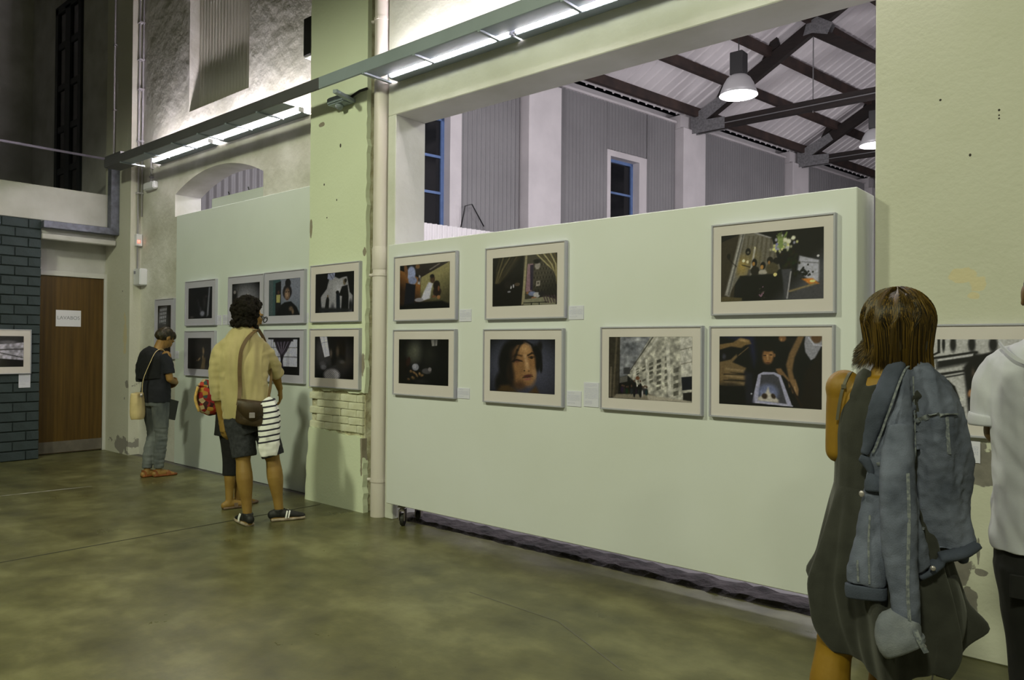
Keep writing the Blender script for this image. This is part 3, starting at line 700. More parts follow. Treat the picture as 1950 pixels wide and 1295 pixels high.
def pc(P):   # vigil with candles and white flowers
    P.poly([(0,.1),(.2,0),(.13,1),(0,1)], (46,40,26)).poly([(.19,0),(.36,0),(.52,.12),(.60,.55),(.5,.62),(.2,.62),(.08,.9)], (96,92,72))
    for k in range(9): P.line([(.2+k*.045, .02+.01*k),(.13+k*.05, .6)], .006, (70,64,44), .02)
    P.ell(.22,.48,.10,.22,(150,128,58), soft=1).ell(.32,.36,.12,.2,(116,104,54), soft=1, a=.7)
    P.poly([(.20,0),(.25,0),(.13,.70),(.09,.93),(.04,.90)], (120,118,100), .02).line([(.23,.0),(.08,.9)], .006, (70,68,56), .01).line([(.21,.05),(.06,.86)], .005, (150,148,126), .01)
    P.poly([(.5,.0),(1,0),(1,.42),(.78,.40),(.58,.3)], (18,16,13), .04).line([(.35,.0),(.5,.09)], .010, (130,128,112), .012)
    P.ell(.28,.27,.03,.06,(16,14,10)).ell(.28,.28,.012,.02,(96,92,70)).ell(.08,.32,.02,.05,(14,12,8)).line([(.08,.36),(.16,.48)], .004, (20,16,10))
    P.line([(.348,.24),(.305,.6),(.22,.98)], .009, (160,156,130), .008).line([(.30,.55),(.23,.98)], .015, (70,66,54), .02).ell(.348,.22,.007,.02,(200,190,140))
    P.ell(.235,.40,.016,.028,(210,200,150)).ell(.275,.42,.014,.026,(196,186,136)).line([(.22,.46),(.3,.5)], .006, (20,16,8))
    P.ell(.345,.44,.03,.07,(14,12,9)).ell(.337,.455,.016,.035,(148,110,50)).ell(.35,.56,.05,.08,(26,22,14)).ell(.43,.49,.03,.06,(12,10,8)).ell(.42,.51,.018,.035,(150,112,52)).ell(.43,.585,.05,.04,(150,144,118)).ell(.50,.42,.035,.06,(24,20,14)).ell(.56,.44,.035,.06,(14,12,10)).ell(.52,.54,.07,.10,(66,60,36)).ell(.49,.45,.012,.03,(130,96,48))
    P.poly([(.2,.63),(.5,.62),(1,.72),(1,1),(.2,1)], (9,8,6), .03)
    P.poly([(.78,.38),(.96,.46),(.955,.76),(.86,.72),(.76,.58)], (150,150,142), .02).grad(.8,.5,.95,.6,(180,180,172),0,.3).line([(.8,.47),(.95,.5)], .006, (96,96,92)).ell(.95,.4,.012,.02,(190,188,176))
    r = np.random.RandomState(3)
    for k in range(60): P.ell(.62+r.randn()*.045, .22+r.randn()*.05, .016, .03, (r.choice([150,176,120,206]),)*2+(r.choice([110,128,150]),), soft=.6, a=.85)
    for k in range(18): P.line([(.60+r.randn()*.02,.25),(.56+r.rand()*.12,.02+r.rand()*.1)], .004, (110,128,60), .01, .8)
    for x, y in ((.645,.14),(.72,.12),(.68,.16)): P.ell(x, y, .028, .04, (206,202,160), soft=.5)
    for k in range(60): P.ell(.69+r.randn()*.05, .45+r.randn()*.10, .016, .03, (16+r.randint(18), 18+r.randint(18), 10), soft=.6, a=.9)
    for k in range(40): P.ell(.82+r.randn()*.035, .62+r.randn()*.04, .012, .02, (12,13,8), soft=.6, a=.9)
    P.poly([(.61,.56),(.71,.56),(.67,.98),(.64,.98)], (60,60,58), .02, .9).line([(.70,.6),(.665,.98)], .006, (150,148,134), .01)
    P.poly([(.80,.71),(.9,.71),(.96,.79),(.88,.8)], (180,112,36), .02).ell(.9,.75,.03,.02,(230,196,110)).line([(.69,.88),(.92,.79)], .012, (120,106,66), .02)
    for k in range(24): P.ell(.42+r.randn()*.02, .9+r.randn()*.035, .007, .014, (150,112,118) if k%2 else (60,56,40), soft=.6, a=.8)
    P.poly([(0,.92),(.22,.95),(.22,1),(0,1)], (70,62,34), .01).ell(.55,.63,.02,.03,(206,188,110))
def pd(P):   # dark room with a pale wall glow, hands and cloth
    P.ell(.34,.22,.20,.42,(96,98,74), soft=1).ell(.24,.30,.16,.3,(84,86,62), soft=1, a=.7).ell(.62,.3,.2,.35,(40,40,28), soft=1, a=.7)
    P.poly([(.66,.0),(.79,.0),(.78,.14),(.68,.15)], (176,174,150)).line([(.735,0),(.735,.14)], .006, (70,70,60))
    P.ell(.10,.62,.14,.24,(14,10,8)).ell(.35,.62,.08,.09,(116,118,112)).ell(.33,.60,.05,.05,(140,140,132)).ell(.58,.70,.11,.07,(66,64,58)).ell(.64,.66,.04,.05,(110,106,96)).ell(.2,.5,.05,.12,(40,20,14), rot=20)
    for x, y, w, h, rr in ((.26,.72,.05,.04,0),(.33,.75,.06,.035,20),(.38,.80,.05,.04,50),(.30,.86,.06,.05,10),(.44,.77,.04,.05,40),(.21,.90,.05,.04,0),(.49,.80,.05,.03,-20)): P.ell(x, y, w, h, (112,86,46), rot=rr, soft=.7).ell(x-.01, y-.02, w*.4, h*.4, (150,120,74), rot=rr, soft=.9)
    P.ell(.47,.93,.2,.07,(44,42,36), soft=1).vig(.75)
def pe(P):   # close portrait of a woman's face
    P.c[:] = (82,84,90); P.vig(.65).grad(.75,.2,1,.9,(52,52,58),0,.6)
    P.ell(.40,.45,.29,.52,(12,10,9), soft=.2).ell(.72,.35,.11,.30,(12,10,9), soft=.3).ell(.2,.85,.14,.3,(14,12,10), soft=.4).ell(.80,.50,.03,.15,(16,14,13), soft=.5).ell(.78,.12,.05,.12,(18,16,15), soft=.6)
    P.ell(.53,.46,.205,.44,(134,98,54), soft=.2).ell(.47,.62,.19,.34,(126,92,50), soft=.5).ell(.62,.70,.13,.22,(136,102,58), soft=.5)
    P.ell(.56,.18,.13,.14,(172,136,82), soft=.9).ell(.38,.30,.09,.2,(66,46,26), soft=.9, a=.9).ell(.33,.62,.08,.28,(54,38,22), soft=.9, a=.9).ell(.48,.86,.14,.13,(70,48,28), soft=.8).ell(.70,.62,.05,.14,(150,116,70), soft=.8)
    P.line([(.35,.34),(.42,.29),(.50,.31)], .010, (48,32,18), .03).ell(.43,.40,.085,.045,(84,50,34), soft=.6).line([(.35,.42),(.43,.385),(.51,.41)], .010, (22,14,10), .015).ell(.43,.46,.07,.03,(120,84,48), soft=.8)
    P.line([(.60,.30),(.66,.255),(.71,.265)], .012, (30,20,12), .02).ell(.655,.345,.035,.022,(30,22,16), soft=.5).ell(.66,.345,.012,.012,(12,10,8)).line([(.61,.335),(.655,.315),(.70,.33)], .006, (14,10,8), .008)
    P.line([(.555,.30),(.585,.46),(.60,.55)], .016, (182,148,96), .05).ell(.585,.57,.05,.035,(150,112,64), soft=.5).ell(.55,.585,.016,.012,(40,24,14)).ell(.615,.59,.012,.010,(44,28,16))
    P.ell(.60,.68,.085,.03,(78,42,32), rot=-10, soft=.4).ell(.60,.74,.075,.03,(132,84,62), rot=-8, soft=.5).line([(.52,.72),(.6,.705),(.68,.69)], .006, (28,14,10), .008).ell(.60,.83,.06,.04,(120,86,48), soft=.7)
    P.poly([(.12,1),(.18,.88),(.32,.86),(.45,1)], (60,44,20), .06).poly([(.62,1),(.72,.86),(.78,1)], (66,48,22), .05).ell(.45,.06,.12,.05,(14,12,10), soft=.5).line([(.52,.02),(.44,.2),(.38,.42)], .012, (14,11,9), .04).line([(.55,.02),(.66,.1),(.72,.3)], .012, (14,11,9), .03).ell(.33,.55,.06,.42,(16,12,10), soft=.9, a=.85).ell(.36,.72,.07,.2,(24,17,12), soft=.9, a=.8).ell(.58,.50,.05,.16,(176,140,88), soft=1, a=.5); P.c *= .92
def pf(P):   # funeral crowd in a lane of burial niches
    P.poly([(.14,0),(.55,0),(.28,.6),(.14,.66)], (104,106,98)).ell(.28,.16,.12,.10,(70,72,68), soft=1).ell(.36,.05,.1,.06,(166,168,152), soft=1).ell(.24,.32,.1,.06,(134,136,124), soft=1).ell(.30,.25,.1,.06,(74,76,72), soft=1).ell(.22,.45,.08,.06,(150,152,138), soft=1)
    P.poly([(.52,0),(1,0),(1,1),(.55,.95),(.24,.62)], (150,148,122)).blotch(.25, (30, 22))
    r = np.random.RandomState(5)
    for i in range(11):
        x0 = .27+.07*i*(1+.04*i); sc = (x0-.12)
        for j in range(6):
            yy = .64-(.66*sc)*(.9-j*.27); w = .034*(1+i*.12); h = .055*sc*1.9
            if yy > .92 or r.rand() < .15: continue
            P.poly([(x0,yy+.010),(x0+w,yy-.016),(x0+w,yy-.016+h),(x0,yy+.01+h)], (lambda q: (44+q, 43+q, 34+int(q*.8)))(r.randint(50)), .01, .85)
    for i, x in enumerate((.33,.47,.72)): P.line([(x, .62-(x-.2)*.95),(x+.03, .72+(x-.2)*.35)], .008+.006*i, (176,174,146), .01)
    P.poly([(.86,.02),(1,0),(1,.62),(.88,.64)], (168,166,140), .02).line([(.87,.2),(1,.16)], .005, (96,92,72)).line([(.88,.42),(1,.38)], .005, (96,92,72)).poly([(.88,.62),(1,.60),(1,.80),(.89,.82)], (16,18,24), .01).poly([(.9,.86),(1,.84),(1,.99),(.9,.97)], (24,22,18), .01)
    P.line([(.55,0),(.24,.60)], .006, (60,58,48), .01).line([(.60,.03),(.27,.64)], .012, (166,164,140), .01, .6)
    P.poly([(0,0),(.145,0),(.135,.65),(.12,.98),(0,.98)], (44,40,28), .01).blotch(.2, (36, 26)).line([(.1,0),(.06,.98)], .01, (96,88,62), .02, .7).line([(.03,.5),(.02,.98)], .012, (110,102,76), .02, .7).poly([(.19,.5),(.27,.49),(.27,.6),(.19,.6)], (50,50,46)).poly([(.14,.66),(.24,.62),(.24,.72),(.14,.75)], (96,94,78), a=.8)
    P.poly([(.1,.93),(.5,.9),(.75,1),(.05,1)], (110,104,80), .02).poly([(.48,.92),(1,.98),(1,1),(.5,1)], (150,144,116), .02)
    for k in range(26): x = .16+r.rand()*.36; P.ell(x, .78+r.rand()*.03, .011, .02, (70,52,36), soft=.5); P.ell(x, .85+r.rand()*.03, .02, .06, tuple(r.randint(8,46,3)), soft=.5)
    for x in (.325,.40): P.ell(x, .80, .025, .07, (10,10,11), soft=.3); P.ell(x, .90, .018, .08, (10,10,12), soft=.3); P.ell(x, .705, .011, .02, (74,54,38))
    P.ell(.365,.66,.028,.035,(96,60,34)).ell(.36,.78,.008,.02,(190,186,168)).ell(.425,.9,.012,.07,(160,156,138), soft=.5)
def pg(P):   # boy looking over a small white casket among mourners
    P.poly([(.02,0),(.36,0),(.38,.3),(.36,.45),(.3,.1)], (24,26,48), .05)
    P.poly([(0,.12),(.14,.09),(.22,.02),(.31,.05),(.33,.11),(.27,.13),(.23,.17),(.12,.15),(0,.2)], (120,96,52), .02).ell(.25,.06,.07,.03,(164,136,82), rot=12, soft=.7).line([(.3,.16),(.2,.28)], .006, (96,78,46), .008)
    P.poly([(.0,.38),(.12,.34),(.18,.26),(.19,.30),(.14,.38),(.28,.46),(.26,.54),(.12,.53),(.29,.57),(.28,.64),(.1,.63),(.28,.66),(.26,.72),(.08,.74),(0,.72)], (112,92,54), .02)
    for y in (.50,.60,.69): P.line([(.08,y-.02),(.25,y)], .012, (160,138,90), .03, .8)
    P.line([(.05,.56),(.27,.56)], .007, (36,28,16), .01).line([(.05,.65),(.26,.65)], .007, (36,28,16), .01).ell(.05,.3,.03,.06,(60,60,62), soft=.7)
    P.ell(.5,.20,.085,.14,(14,12,9)).ell(.495,.29,.065,.14,(142,102,54), soft=.35).ell(.53,.26,.03,.06,(172,130,76), soft=.8).ell(.50,.17,.07,.06,(16,13,10), soft=.4).ell(.465,.275,.018,.012,(50,34,20)).ell(.525,.265,.018,.012,(50,34,20)).line([(.49,.27),(.495,.33)], .007, (186,146,90), .012).ell(.495,.375,.025,.010,(92,52,34)).ell(.56,.27,.012,.03,(120,86,48))
    P.ell(.635,.03,.045,.06,(124,88,48), soft=.4).ell(.625,.05,.012,.03,(168,128,74), soft=.7).ell(.72,.08,.05,.08,(22,18,14), soft=.4)
    P.poly([(.78,0),(.84,0),(.75,.30),(.73,.48),(.755,.62),(.70,.63),(.67,.40),(.70,.24)], (120,94,54), .02).poly([(.69,.62),(.76,.60),(.79,.74),(.785,.83),(.765,.82),(.75,.78),(.735,.80),(.715,.70),(.70,.72)], (136,106,62), .015).line([(.75,.7),(.765,.82)], .005, (180,148,96), .01)
    P.poly([(.57,.46),(.62,.45),(.71,.62),(.70,.64),(.64,.55),(.6,.55)], (120,92,54), .015).poly([(.85,0),(1,0),(1,.12),(.94,.30),(.90,.33),(.85,.22),(.84,.1)], (150,150,142), .012).ell(.95,.02,.06,.09,(96,70,40), soft=.3).line([(.88,.02),(.93,.12),(1,.13)], .008, (190,190,180), .006).poly([(.99,.2),(1,1),(.8,1),(.84,.52)], (24,17,11), .04)
    P.poly([(.45,.51),(.56,.51),(.62,.55),(.73,.975),(.34,.945),(.40,.55)], (170,170,174), .008).poly([(.43,.55),(.55,.54),(.60,.58),(.68,.95),(.40,.92)], (66,66,66), .01).ell(.5,.80,.12,.15,(110,118,136), soft=.4).ell(.5,.86,.09,.10,(136,144,160), soft=.5).poly([(.50,.72),(.515,.80),(.60,.90),(.60,.94),(.40,.92),(.40,.88),(.47,.82)], (196,190,160), .02).ell(.465,.855,.035,.05,(54,40,28), rot=35, soft=.4).ell(.55,.85,.025,.05,(54,40,28), rot=-35, soft=.4).line([(.345,.95),(.73,.975)], .008, (186,186,190), .006)
    P.poly([(.26,.5),(.34,.54),(.36,.96),(.28,.98)], (30,30,36), .03, .8).ell(.335,.83,.008,.015,(190,190,180)).line([(.70,.64),(.82,.98)], .010, (40,26,16), .01); P.c *= .86; P.ell(.12,.75,.2,.12,(8,8,7), soft=.9, a=.8).ell(.5,.42,.1,.05,(10,9,8), soft=.8, a=.6)
def ph(P):   # silhouettes before a pale draped backdrop
    P.poly([(.4,.04),(.62,.16),(.82,.10),(.9,.5),(.97,.6),(.95,1),(.18,1),(.14,.6),(.3,.4)], (128,128,116), .03).ell(.62,.45,.2,.3,(156,156,142), soft=1).poly([(.33,.02),(.52,0),(.5,.14),(.4,.18),(.32,.14)], (120,124,130)).line([(.36,0),(.46,.16)], .008, (70,72,78)).line([(.44,0),(.5,.12)], .008, (70,72,78))
    P.poly([(0,0),(.32,0),(.3,.38),(.15,.55),(.12,1),(0,1)], (14,12,10), .03).poly([(.6,0),(1,0),(1,.6),(.9,.52),(.84,.12),(.62,.12)], (12,11,10), .02).ell(.92,.85,.06,.2,(24,24,22), soft=.6)
    P.ell(.765,.25,.045,.09,(90,80,56), soft=.3).ell(.79,.22,.035,.06,(30,26,20)).poly([(.70,.36),(.84,.33),(.87,.6),(.86,1),(.68,1),(.70,.6),(.62,.58)], (11,11,10), .02).poly([(.55,.50),(.64,.52),(.66,1),(.56,1)], (20,24,26), .02).ell(.585,.50,.05,.05,(16,15,13)).poly([(.29,.66),(.33,.56),(.37,.66),(.36,1),(.24,1)], (14,13,11), .02).ell(.33,.58,.02,.04,(90,76,52)).ell(.46,.88,.07,.16,(60,60,56), soft=.8).poly([(.1,.86),(.9,.92),(.9,1),(.1,1)], (30,30,27), .06)
def pi_(P):  # bright tilted window, pale pebbled mound below
    P.c[:] = (46,44,40); P.vig(.9).ell(.15,.3,.25,.5,(70,68,62), soft=1, a=.7).poly([(.13,0),(.32,0),(.40,.46),(.26,.5)], (178,178,180), .012).line([(.16,.16),(.33,.13)], .005, (96,96,100)).line([(.24,0),(.3,.46)], .004, (120,120,124))
    P.poly([(.33,0),(.8,0),(.8,.6),(.45,.7)], (14,12,10), .05).ell(.6,.36,.06,.18,(60,52,38), soft=.7).ell(.43,.4,.05,.14,(80,72,56), soft=.8).ell(.66,.65,.14,.2,(34,32,27), soft=.6).ell(.72,.6,.1,.06,(60,58,50), soft=.7)
    P.ell(.22,.66,.11,.09,(64,62,58), soft=.5).ell(.24,.74,.10,.08,(96,95,90), soft=.5).ell(.30,.58,.08,.06,(50,48,44), soft=.5).ell(.45,.92,.24,.18,(136,134,124), soft=.3)
    P.c *= np.where(((P.U-.45)/.24)**2+((P.V-.92)/.18)**2 < 1, 1+.35*np.sin(P.U*120)*np.sin(P.V*120), 1)[..., None]; P.poly([(0,0),(.03,0),(.03,1),(0,1)], (20,19,17), .05)
def pj(P):   # very dark scene with a pale strip and cloth
    P.c[:] = (22,22,21); P.poly([(.86,.02),(.92,0),(.86,.9),(.78,.95)], (104,106,98), .04).ell(.6,.84,.13,.12,(120,122,118), soft=.6).ell(.52,.7,.06,.1,(70,70,64), soft=.8).ell(.68,.5,.1,.3,(44,43,38), soft=.8).ell(.15,.95,.12,.06,(66,62,52), soft=.7).ell(.76,.3,.06,.06,(60,54,44), soft=.8).line([(.4,.4),(.5,.7)], .03, (40,39,36), .06)
def pk(P):   # dark profile with raised hands
    P.c[:] = (15,14,12); P.ell(.45,.3,.18,.3,(34,32,26), soft=.9).ell(.68,.42,.06,.14,(120,100,60), soft=.6).ell(.66,.34,.05,.08,(96,82,52), soft=.7).ell(.5,.68,.10,.05,(126,108,66), rot=-35, soft=.6).ell(.66,.62,.05,.12,(110,92,54), soft=.6).poly([(.55,1),(.66,.62),(.78,.62),(.74,1)], (84,70,38), .05).ell(.4,.72,.04,.04,(90,76,44), soft=.7)
def pl(P):   # pale empty room with a bird-like figure
    P.c[:] = (118,118,108); P.vig(.8).ell(.1,.4,.13,.3,(26,24,20), soft=.5).line([(.27,0),(.15,.5),(.05,.9)], .012, (60,58,48), .02).ell(.1,.25,.05,.06,(120,116,100)).ell(.6,.44,.035,.1,(60,54,40)).ell(.585,.36,.03,.04,(176,170,140)).ell(.7,.44,.07,.02,(80,76,66), soft=.6).poly([(0,.5),(.2,.6),(.1,1),(0,1)], (20,18,15), .05)
def pm(P):   # hooded portrait before a teal and grey wall
    P.poly([(0,0),(.16,0),(.14,1),(0,1)], (70,80,72)).poly([(.14,.0),(.40,0),(.40,1),(.14,1)], (52,74,66)).poly([(.38,0),(1,0),(1,1),(.4,1)], (110,114,112)).grad(.5,.5,.5,1,(56,74,66),0,.6)
    P.poly([(.22,.1),(.40,.05),(.40,1),(.22,1)], (24,24,22), .02).ell(.32,.36,.04,.06,(70,48,34)).poly([(.25,.42),(.38,.42),(.37,.64),(.25,.64)], (150,146,80), .02).ell(.62,.12,.10,.13,(26,24,22), soft=.2).ell(.60,.36,.16,.22,(30,26,24), soft=.2).ell(.60,.42,.10,.20,(104,84,60), soft=.3).ell(.57,.42,.03,.12,(140,118,84), soft=.7).ell(.57,.36,.03,.02,(30,24,18)).ell(.64,.36,.03,.02,(30,24,18)).ell(.60,.56,.04,.015,(60,36,28)).line([(.605,.36),(.61,.48)], .008, (160,136,98), .015)
    P.poly([(.22,1),(.38,.72),(.52,.64),(.72,.62),(.9,.78),(1,1)], (16,15,14), .03).ell(.72,.82,.09,.09,(86,72,50), soft=.6).ell(.78,.9,.05,.1,(100,84,58), soft=.6)
def pn(P):   # tied net curtain over a gridded window
    P.c[:] = (168,170,166); P.poly([(0,0),(1,0),(1,.05),(0,.05)], (12,11,11)).poly([(.93,0),(1,0),(1,1),(.93,1)], (12,11,10), .008).poly([(0,.78),(1,.78),(1,1),(0,1)], (12,11,9), .008).line([(0,.27),(.94,.27)], .007, (30,28,28), .006).line([(0,.52),(.94,.52)], .007, (30,28,28), .006)
    for x in (.1,.18,.34,.62,.67): P.line([(x,.05),(x,.78)], .004, (60,58,58), .004)
    P.poly([(.18,.03),(.78,.03),(.62,.35),(.52,.48),(.48,.62),(.5,.8),(.4,.82),(.42,.6),(.38,.45),(.28,.3)], (46,40,44), .02)
    for k in range(9): P.line([(.22+k*.065,.06),(.36+k*.025,.32),(.45,.48)], .008, (112,104,108) if k%2 else (24,20,22), .012)
    P.line([(.46,.48),(.42,.8)], .02, (14,12,12), .02).poly([(.18,.02),(.8,.02),(.8,.10),(.18,.12)], (22,18,20), .03)
def po(P):   # tall print of a barred window above a dark wall
    P.c[:] = (52,52,46); P.vig(.6).poly([(.15,.05),(.7,.02),(.62,.40),(.12,.38)], (136,138,126), .02)
    for k in range(5): P.line([(.16,.06+k*.08),(.7,.04+k*.08)], .012, (60,60,54), .01)
    for k in range(3): P.line([(.25+k*.16,.04),(.2+k*.15,.40)], .014, (60,60,54), .01)
    P.poly([(0,.5),(1,.45),(1,1),(0,1)], (18,17,14), .2).poly([(.75,0),(1,0),(1,.6),(.8,.5)], (26,25,21), .05)
def pp_(P):  # black and white view through a vehicle cab
    P.c[:] = (30,29,27); P.poly([(.42,.28),(1,.2),(1,.78),(.5,.72)], (150,148,136), .02).blotch(.3, (24, 12)).ell(.7,.2,.25,.08,(90,88,80), soft=.6).line([(.4,.45),(1,.42)], .02, (60,58,52), .02).ell(.3,.62,.16,.16,(70,66,58), soft=.4).ell(.35,.78,.12,.12,(90,84,72), soft=.5).poly([(0,0),(.4,0),(.36,.3),(0,.4)], (14,13,12), .04).line([(.5,.52),(.98,.7)], .012, (30,28,26), .01).ell(.45,.5,.03,.05,(120,110,92))
    P.poly([(0,.85),(.3,.9),(.3,1),(0,1)], (20,18,16), .03).poly([(.6,.74),(1,.8),(1,1),(.55,1)], (16,15,13), .02).ell(.15,.3,.05,.08,(80,76,66), soft=.6)
def pq(P):   # bold black stencil of a skull on pale wood
    P.c[:] = (168,168,146); P.blotch(.06, (8, 10))
    for x, w in ((.285,.016), (.355,.03), (.49,.035), (.64,.04)): P.ell(x, .06, w, .12, (22,22,20), soft=.5)
    P.line([(.25,.0),(.25,.16),(.21,.19)], .010, (12,12,11), .01).line([(.2,.235),(.34,.2),(.52,.155)], .014, (14,14,13), .012)
    P.poly([(.23,.255),(.52,.15),(.57,.25),(.23,.37)], (20,20,18), .05).poly([(.24,.245),(.5,.17),(.5,.2),(.24,.27)], (176,176,156), .012)
    P.poly([(.22,.425),(.44,.365),(.45,.385),(.22,.46)], (18,18,16), .015).line([(.22,.49),(.43,.42)], .008, (24,24,22), .012)
    P.poly([(.43,.34),(.5,.2),(.75,.1),(1,.1),(1,1),(.475,1),(.45,.6)], (13,12,11), .025)
    P.ell(.145,.345,.085,.14,(198,196,174), soft=.10).ell(.172,.335,.036,.075,(8,8,8), rot=18, soft=.2).ell(.085,.36,.026,.06,(8,8,8), soft=.2).poly([(.10,.47),(.19,.46),(.18,.56),(.12,.57)], (190,188,168), .01)
    P.line([(.125,.40),(.11,.44),(.14,.45)], .007, (10,10,10), .006).line([(.10,.23),(.15,.25),(.2,.23)], .010, (10,10,10), .008).line([(.21,.38),(.22,.46),(.20,.55)], .010, (12,12,11), .008)
    for x in (.12,.14,.16): P.line([(x,.49),(x,.56)], .003, (20,20,18), .004)
    P.line([(.262,.50),(.31,.51),(.355,.575),(.39,.72)], .016, (10,10,10), .010).line([(.39,.72),(.344,.775)], .010, (10,10,10), .008).line([(.262,.50),(.30,.6),(.344,.775)], .005, (14,14,13), .006)
    P.line([(.425,.82),(.44,.97)], .008, (16,16,15), .010).line([(.2,.6),(.24,.9)], .006, (60,60,54), .02).ell(.487,.64,.03,.07,(150,112,70), rot=20, soft=.5).ell(.50,.67,.014,.03,(90,62,36), soft=.5).ell(.5,.40,.02,.09,(66,56,42), soft=.8)

mat('frame_silver', A(150,152,134), rough=.4, metal=.1)
mat('frame_dark', A(92,94,76), rough=.4, metal=.3)
mat('mat_board', A(190,186,154), A(186,182,150), scale=3, rough=.8)
mat('mat_grey', A(168,168,152), A(164,164,148), scale=3, rough=.8)
mat('card_white', A(182,184,182), rough=.8)
def print_material():
    m = bpy.data.materials.new('photo_print'); m.use_nodes = True; MATS['photo_print'] = m
    nt = m.node_tree; b = nt.nodes['Principled BSDF']; a = nt.nodes.new('ShaderNodeAttribute'); a.attribute_name = 'ink'
    nt.links.new(a.outputs['Color'], b.inputs['Base Color']); b.inputs['Roughness'].default_value = .5; b.inputs['Specular IOR Level'].default_value = .3
print_material()
def glazing_material():
    m = bpy.data.materials.new('picture_glass'); m.use_nodes = True; MATS['picture_glass'] = m
    nt = m.node_tree; N = nt.nodes; K = nt.links; N.remove(N['Principled BSDF'])
    t = N.new('ShaderNodeBsdfTransparent'); g = N.new('ShaderNodeBsdfGlossy'); g.inputs['Roughness'].default_value = .12
    mx = N.new('ShaderNodeMixShader'); mx.inputs[0].default_value = .035
    K.new(t.outputs[0], mx.inputs[1]); K.new(g.outputs[0], mx.inputs[2]); K.new(mx.outputs[0], N['Material Output'].inputs['Surface'])
glazing_material()
def print_mesh(fn, w, h, x0, x1, z0, z1, y):
    P = Paint(w, h, (12,12,11)); fn(P); P.grain(.06, 1)
    c = np.clip(P.c, 2, 235); a = np.clip(lin(c)/WHITE_SEEN*.78, .002, .9)
    n = (w+1)*(h+1)
    co = np.empty((n, 3)); co[:, 0] = x0+(x1-x0)*P.U.ravel(); co[:, 1] = y; co[:, 2] = z1-(z1-z0)*P.V.ravel()
    i = np.arange(w*h); r = i//w; q = i % w; a0 = r*(w+1)+q
    f = np.stack([a0+w+1, a0+w+2, a0+1, a0], 1).astype(np.int32)
    me = bpy.data.meshes.new('print'); me.vertices.add(n); me.vertices.foreach_set('co', co.ravel())
    me.loops.add(f.size); me.loops.foreach_set('vertex_index', f.ravel()); me.polygons.add(w*h)
    me.polygons.foreach_set('loop_start', np.arange(0, f.size, 4, dtype=np.int32)); me.update(calc_edges=True)
    at = me.color_attributes.new('ink', 'FLOAT_COLOR', 'POINT'); at.data.foreach_set('color', np.concatenate([a.reshape(-1, 3), np.ones((n, 1))], 1).ravel())
    return me
def frame(X, Y, Z, W, H, fn, lab, res=(100, 70), border=(.075, .075, .08), rz=0, mb='mat_board', tilt=0):
    """X,Y: middle of the back on the wall; Z: bottom"""
    r = empty('picture_frame', (X, Y, Z), rz); tag(r, lab, 'framed photo', 'framed photographs of the exhibition')
    w, h, f, d = W/2, H, .010, .034
    m = MB(); m.box(-w, -w+f, -d, 0, 0, h); m.box(w-f, w, -d, 0, 0, h); m.box(-w+f, w-f, -d, 0, 0, f); m.box(-w+f, w-f, -d, 0, h-f, h)
    m.build('moulding', 'frame_silver', r, bevel=.0015)
    MB().box(-w+f, w-f, -d+.008, -.002, f, h-f).build('mat_board', mb, r)
    bx, bt, bb = border
    link('print', print_mesh(fn, res[0], res[1], -w+bx, w-bx, bb, h-bt, -d+.0074), 'photo_print', r)
    MB().box(-w+f, w-f, -d+.0035, -d+.0055, f, h-f).build('glazing', 'picture_glass', r)
    return r
YP = 4.10
B5 = (.072, .078, .095); HI = (170, 118)
frame(-4.443, YP, 1.695, .725, .530, pa, 'framed photo of a seated man in white, top left of the white partition', (120, 84), B5)
frame(-3.412, YP, 1.690, .735, .525, pb, 'framed photo of a curtained room with patterned wallpaper, top row of the partition', (150, 104), B5)
frame(-1.643, YP, 1.685, .695, .525, pc, 'framed photo of a candlelit vigil with white flowers, top right of the partition', HI, (.060, .068, .078))
frame(-4.448, YP, 1.093, .722, .532, pd, 'framed photo of a dark room with a small bright window, lowest by the drainpipe', (120, 84), B5)
frame(-3.428, YP, 1.087, .733, .535, pe, 'framed close-up portrait of a face, bottom row of the white partition', HI, (.068, .075, .085))
frame(-2.402, YP, 1.098, .715, .530, pf, 'framed black and white photo of a crowd in a lane of burial niches', HI, (.065, .065, .075))
frame(-1.650, YP, 1.100, .700, .525, pg, 'framed photo of a boy leaning over a white casket, bottom right of the partition', HI, (.062, .060, .078))
frame(-5.838, YF, 1.708, .762, .545, ph, 'framed photo of dark silhouettes before a pale backdrop, upper one on the pier', (110, 90), (.085, .085, .09))
frame(-5.836, YF, 1.094, .768, .555, pi_, 'framed photo with a tilted bright window, lower one on the pier', (110, 90), (.085, .075, .09))
YW = 4.42
B6 = (.085, .085, .085)
frame(-8.722, YW, 1.712, .748, .542, pj, 'framed dark photo with a pale vertical strip, upper left on the board wall', (80, 60), B6, mb='mat_grey')
frame(-8.728, YW, 1.108, .738, .542, pk, 'framed dark photo of a profile with raised hands, lower left on the board wall', (80, 60), B6, mb='mat_grey')
frame(-7.690, YW, 1.712, .748, .545, pl, 'framed photo of a pale empty room behind the curly hair', (80, 60), B6, mb='mat_grey')
frame(-6.928, YW, 1.712, .748, .550, pm, 'framed photo of a hooded person beside a teal wall, upper row near the pier', (100, 74), B6, mb='mat_grey')
frame(-6.930, YW, 1.098, .755, .555, pn, 'framed photo of a window with a tied net curtain, lower row near the pier', (100, 74), B6, mb='mat_grey')
frame(-9.70, 4.44, 1.298, .535, .770, po, 'tall narrow framed photo of a barred window behind the bowed head', (50, 76), (.085, .085, .085), mb='mat_grey')
frame(XB+.002, 2.905, 1.098, .748, .560, pp_, 'framed black and white photo on the blue brick wall', (90, 66), (.085, .085, .09), rz=math.pi/2)
frame(-.70, YF, 1.075, .735, .550, pq, 'framed black and white photo of a skull stencil on the right pier', HI, (.072, .075, .07))

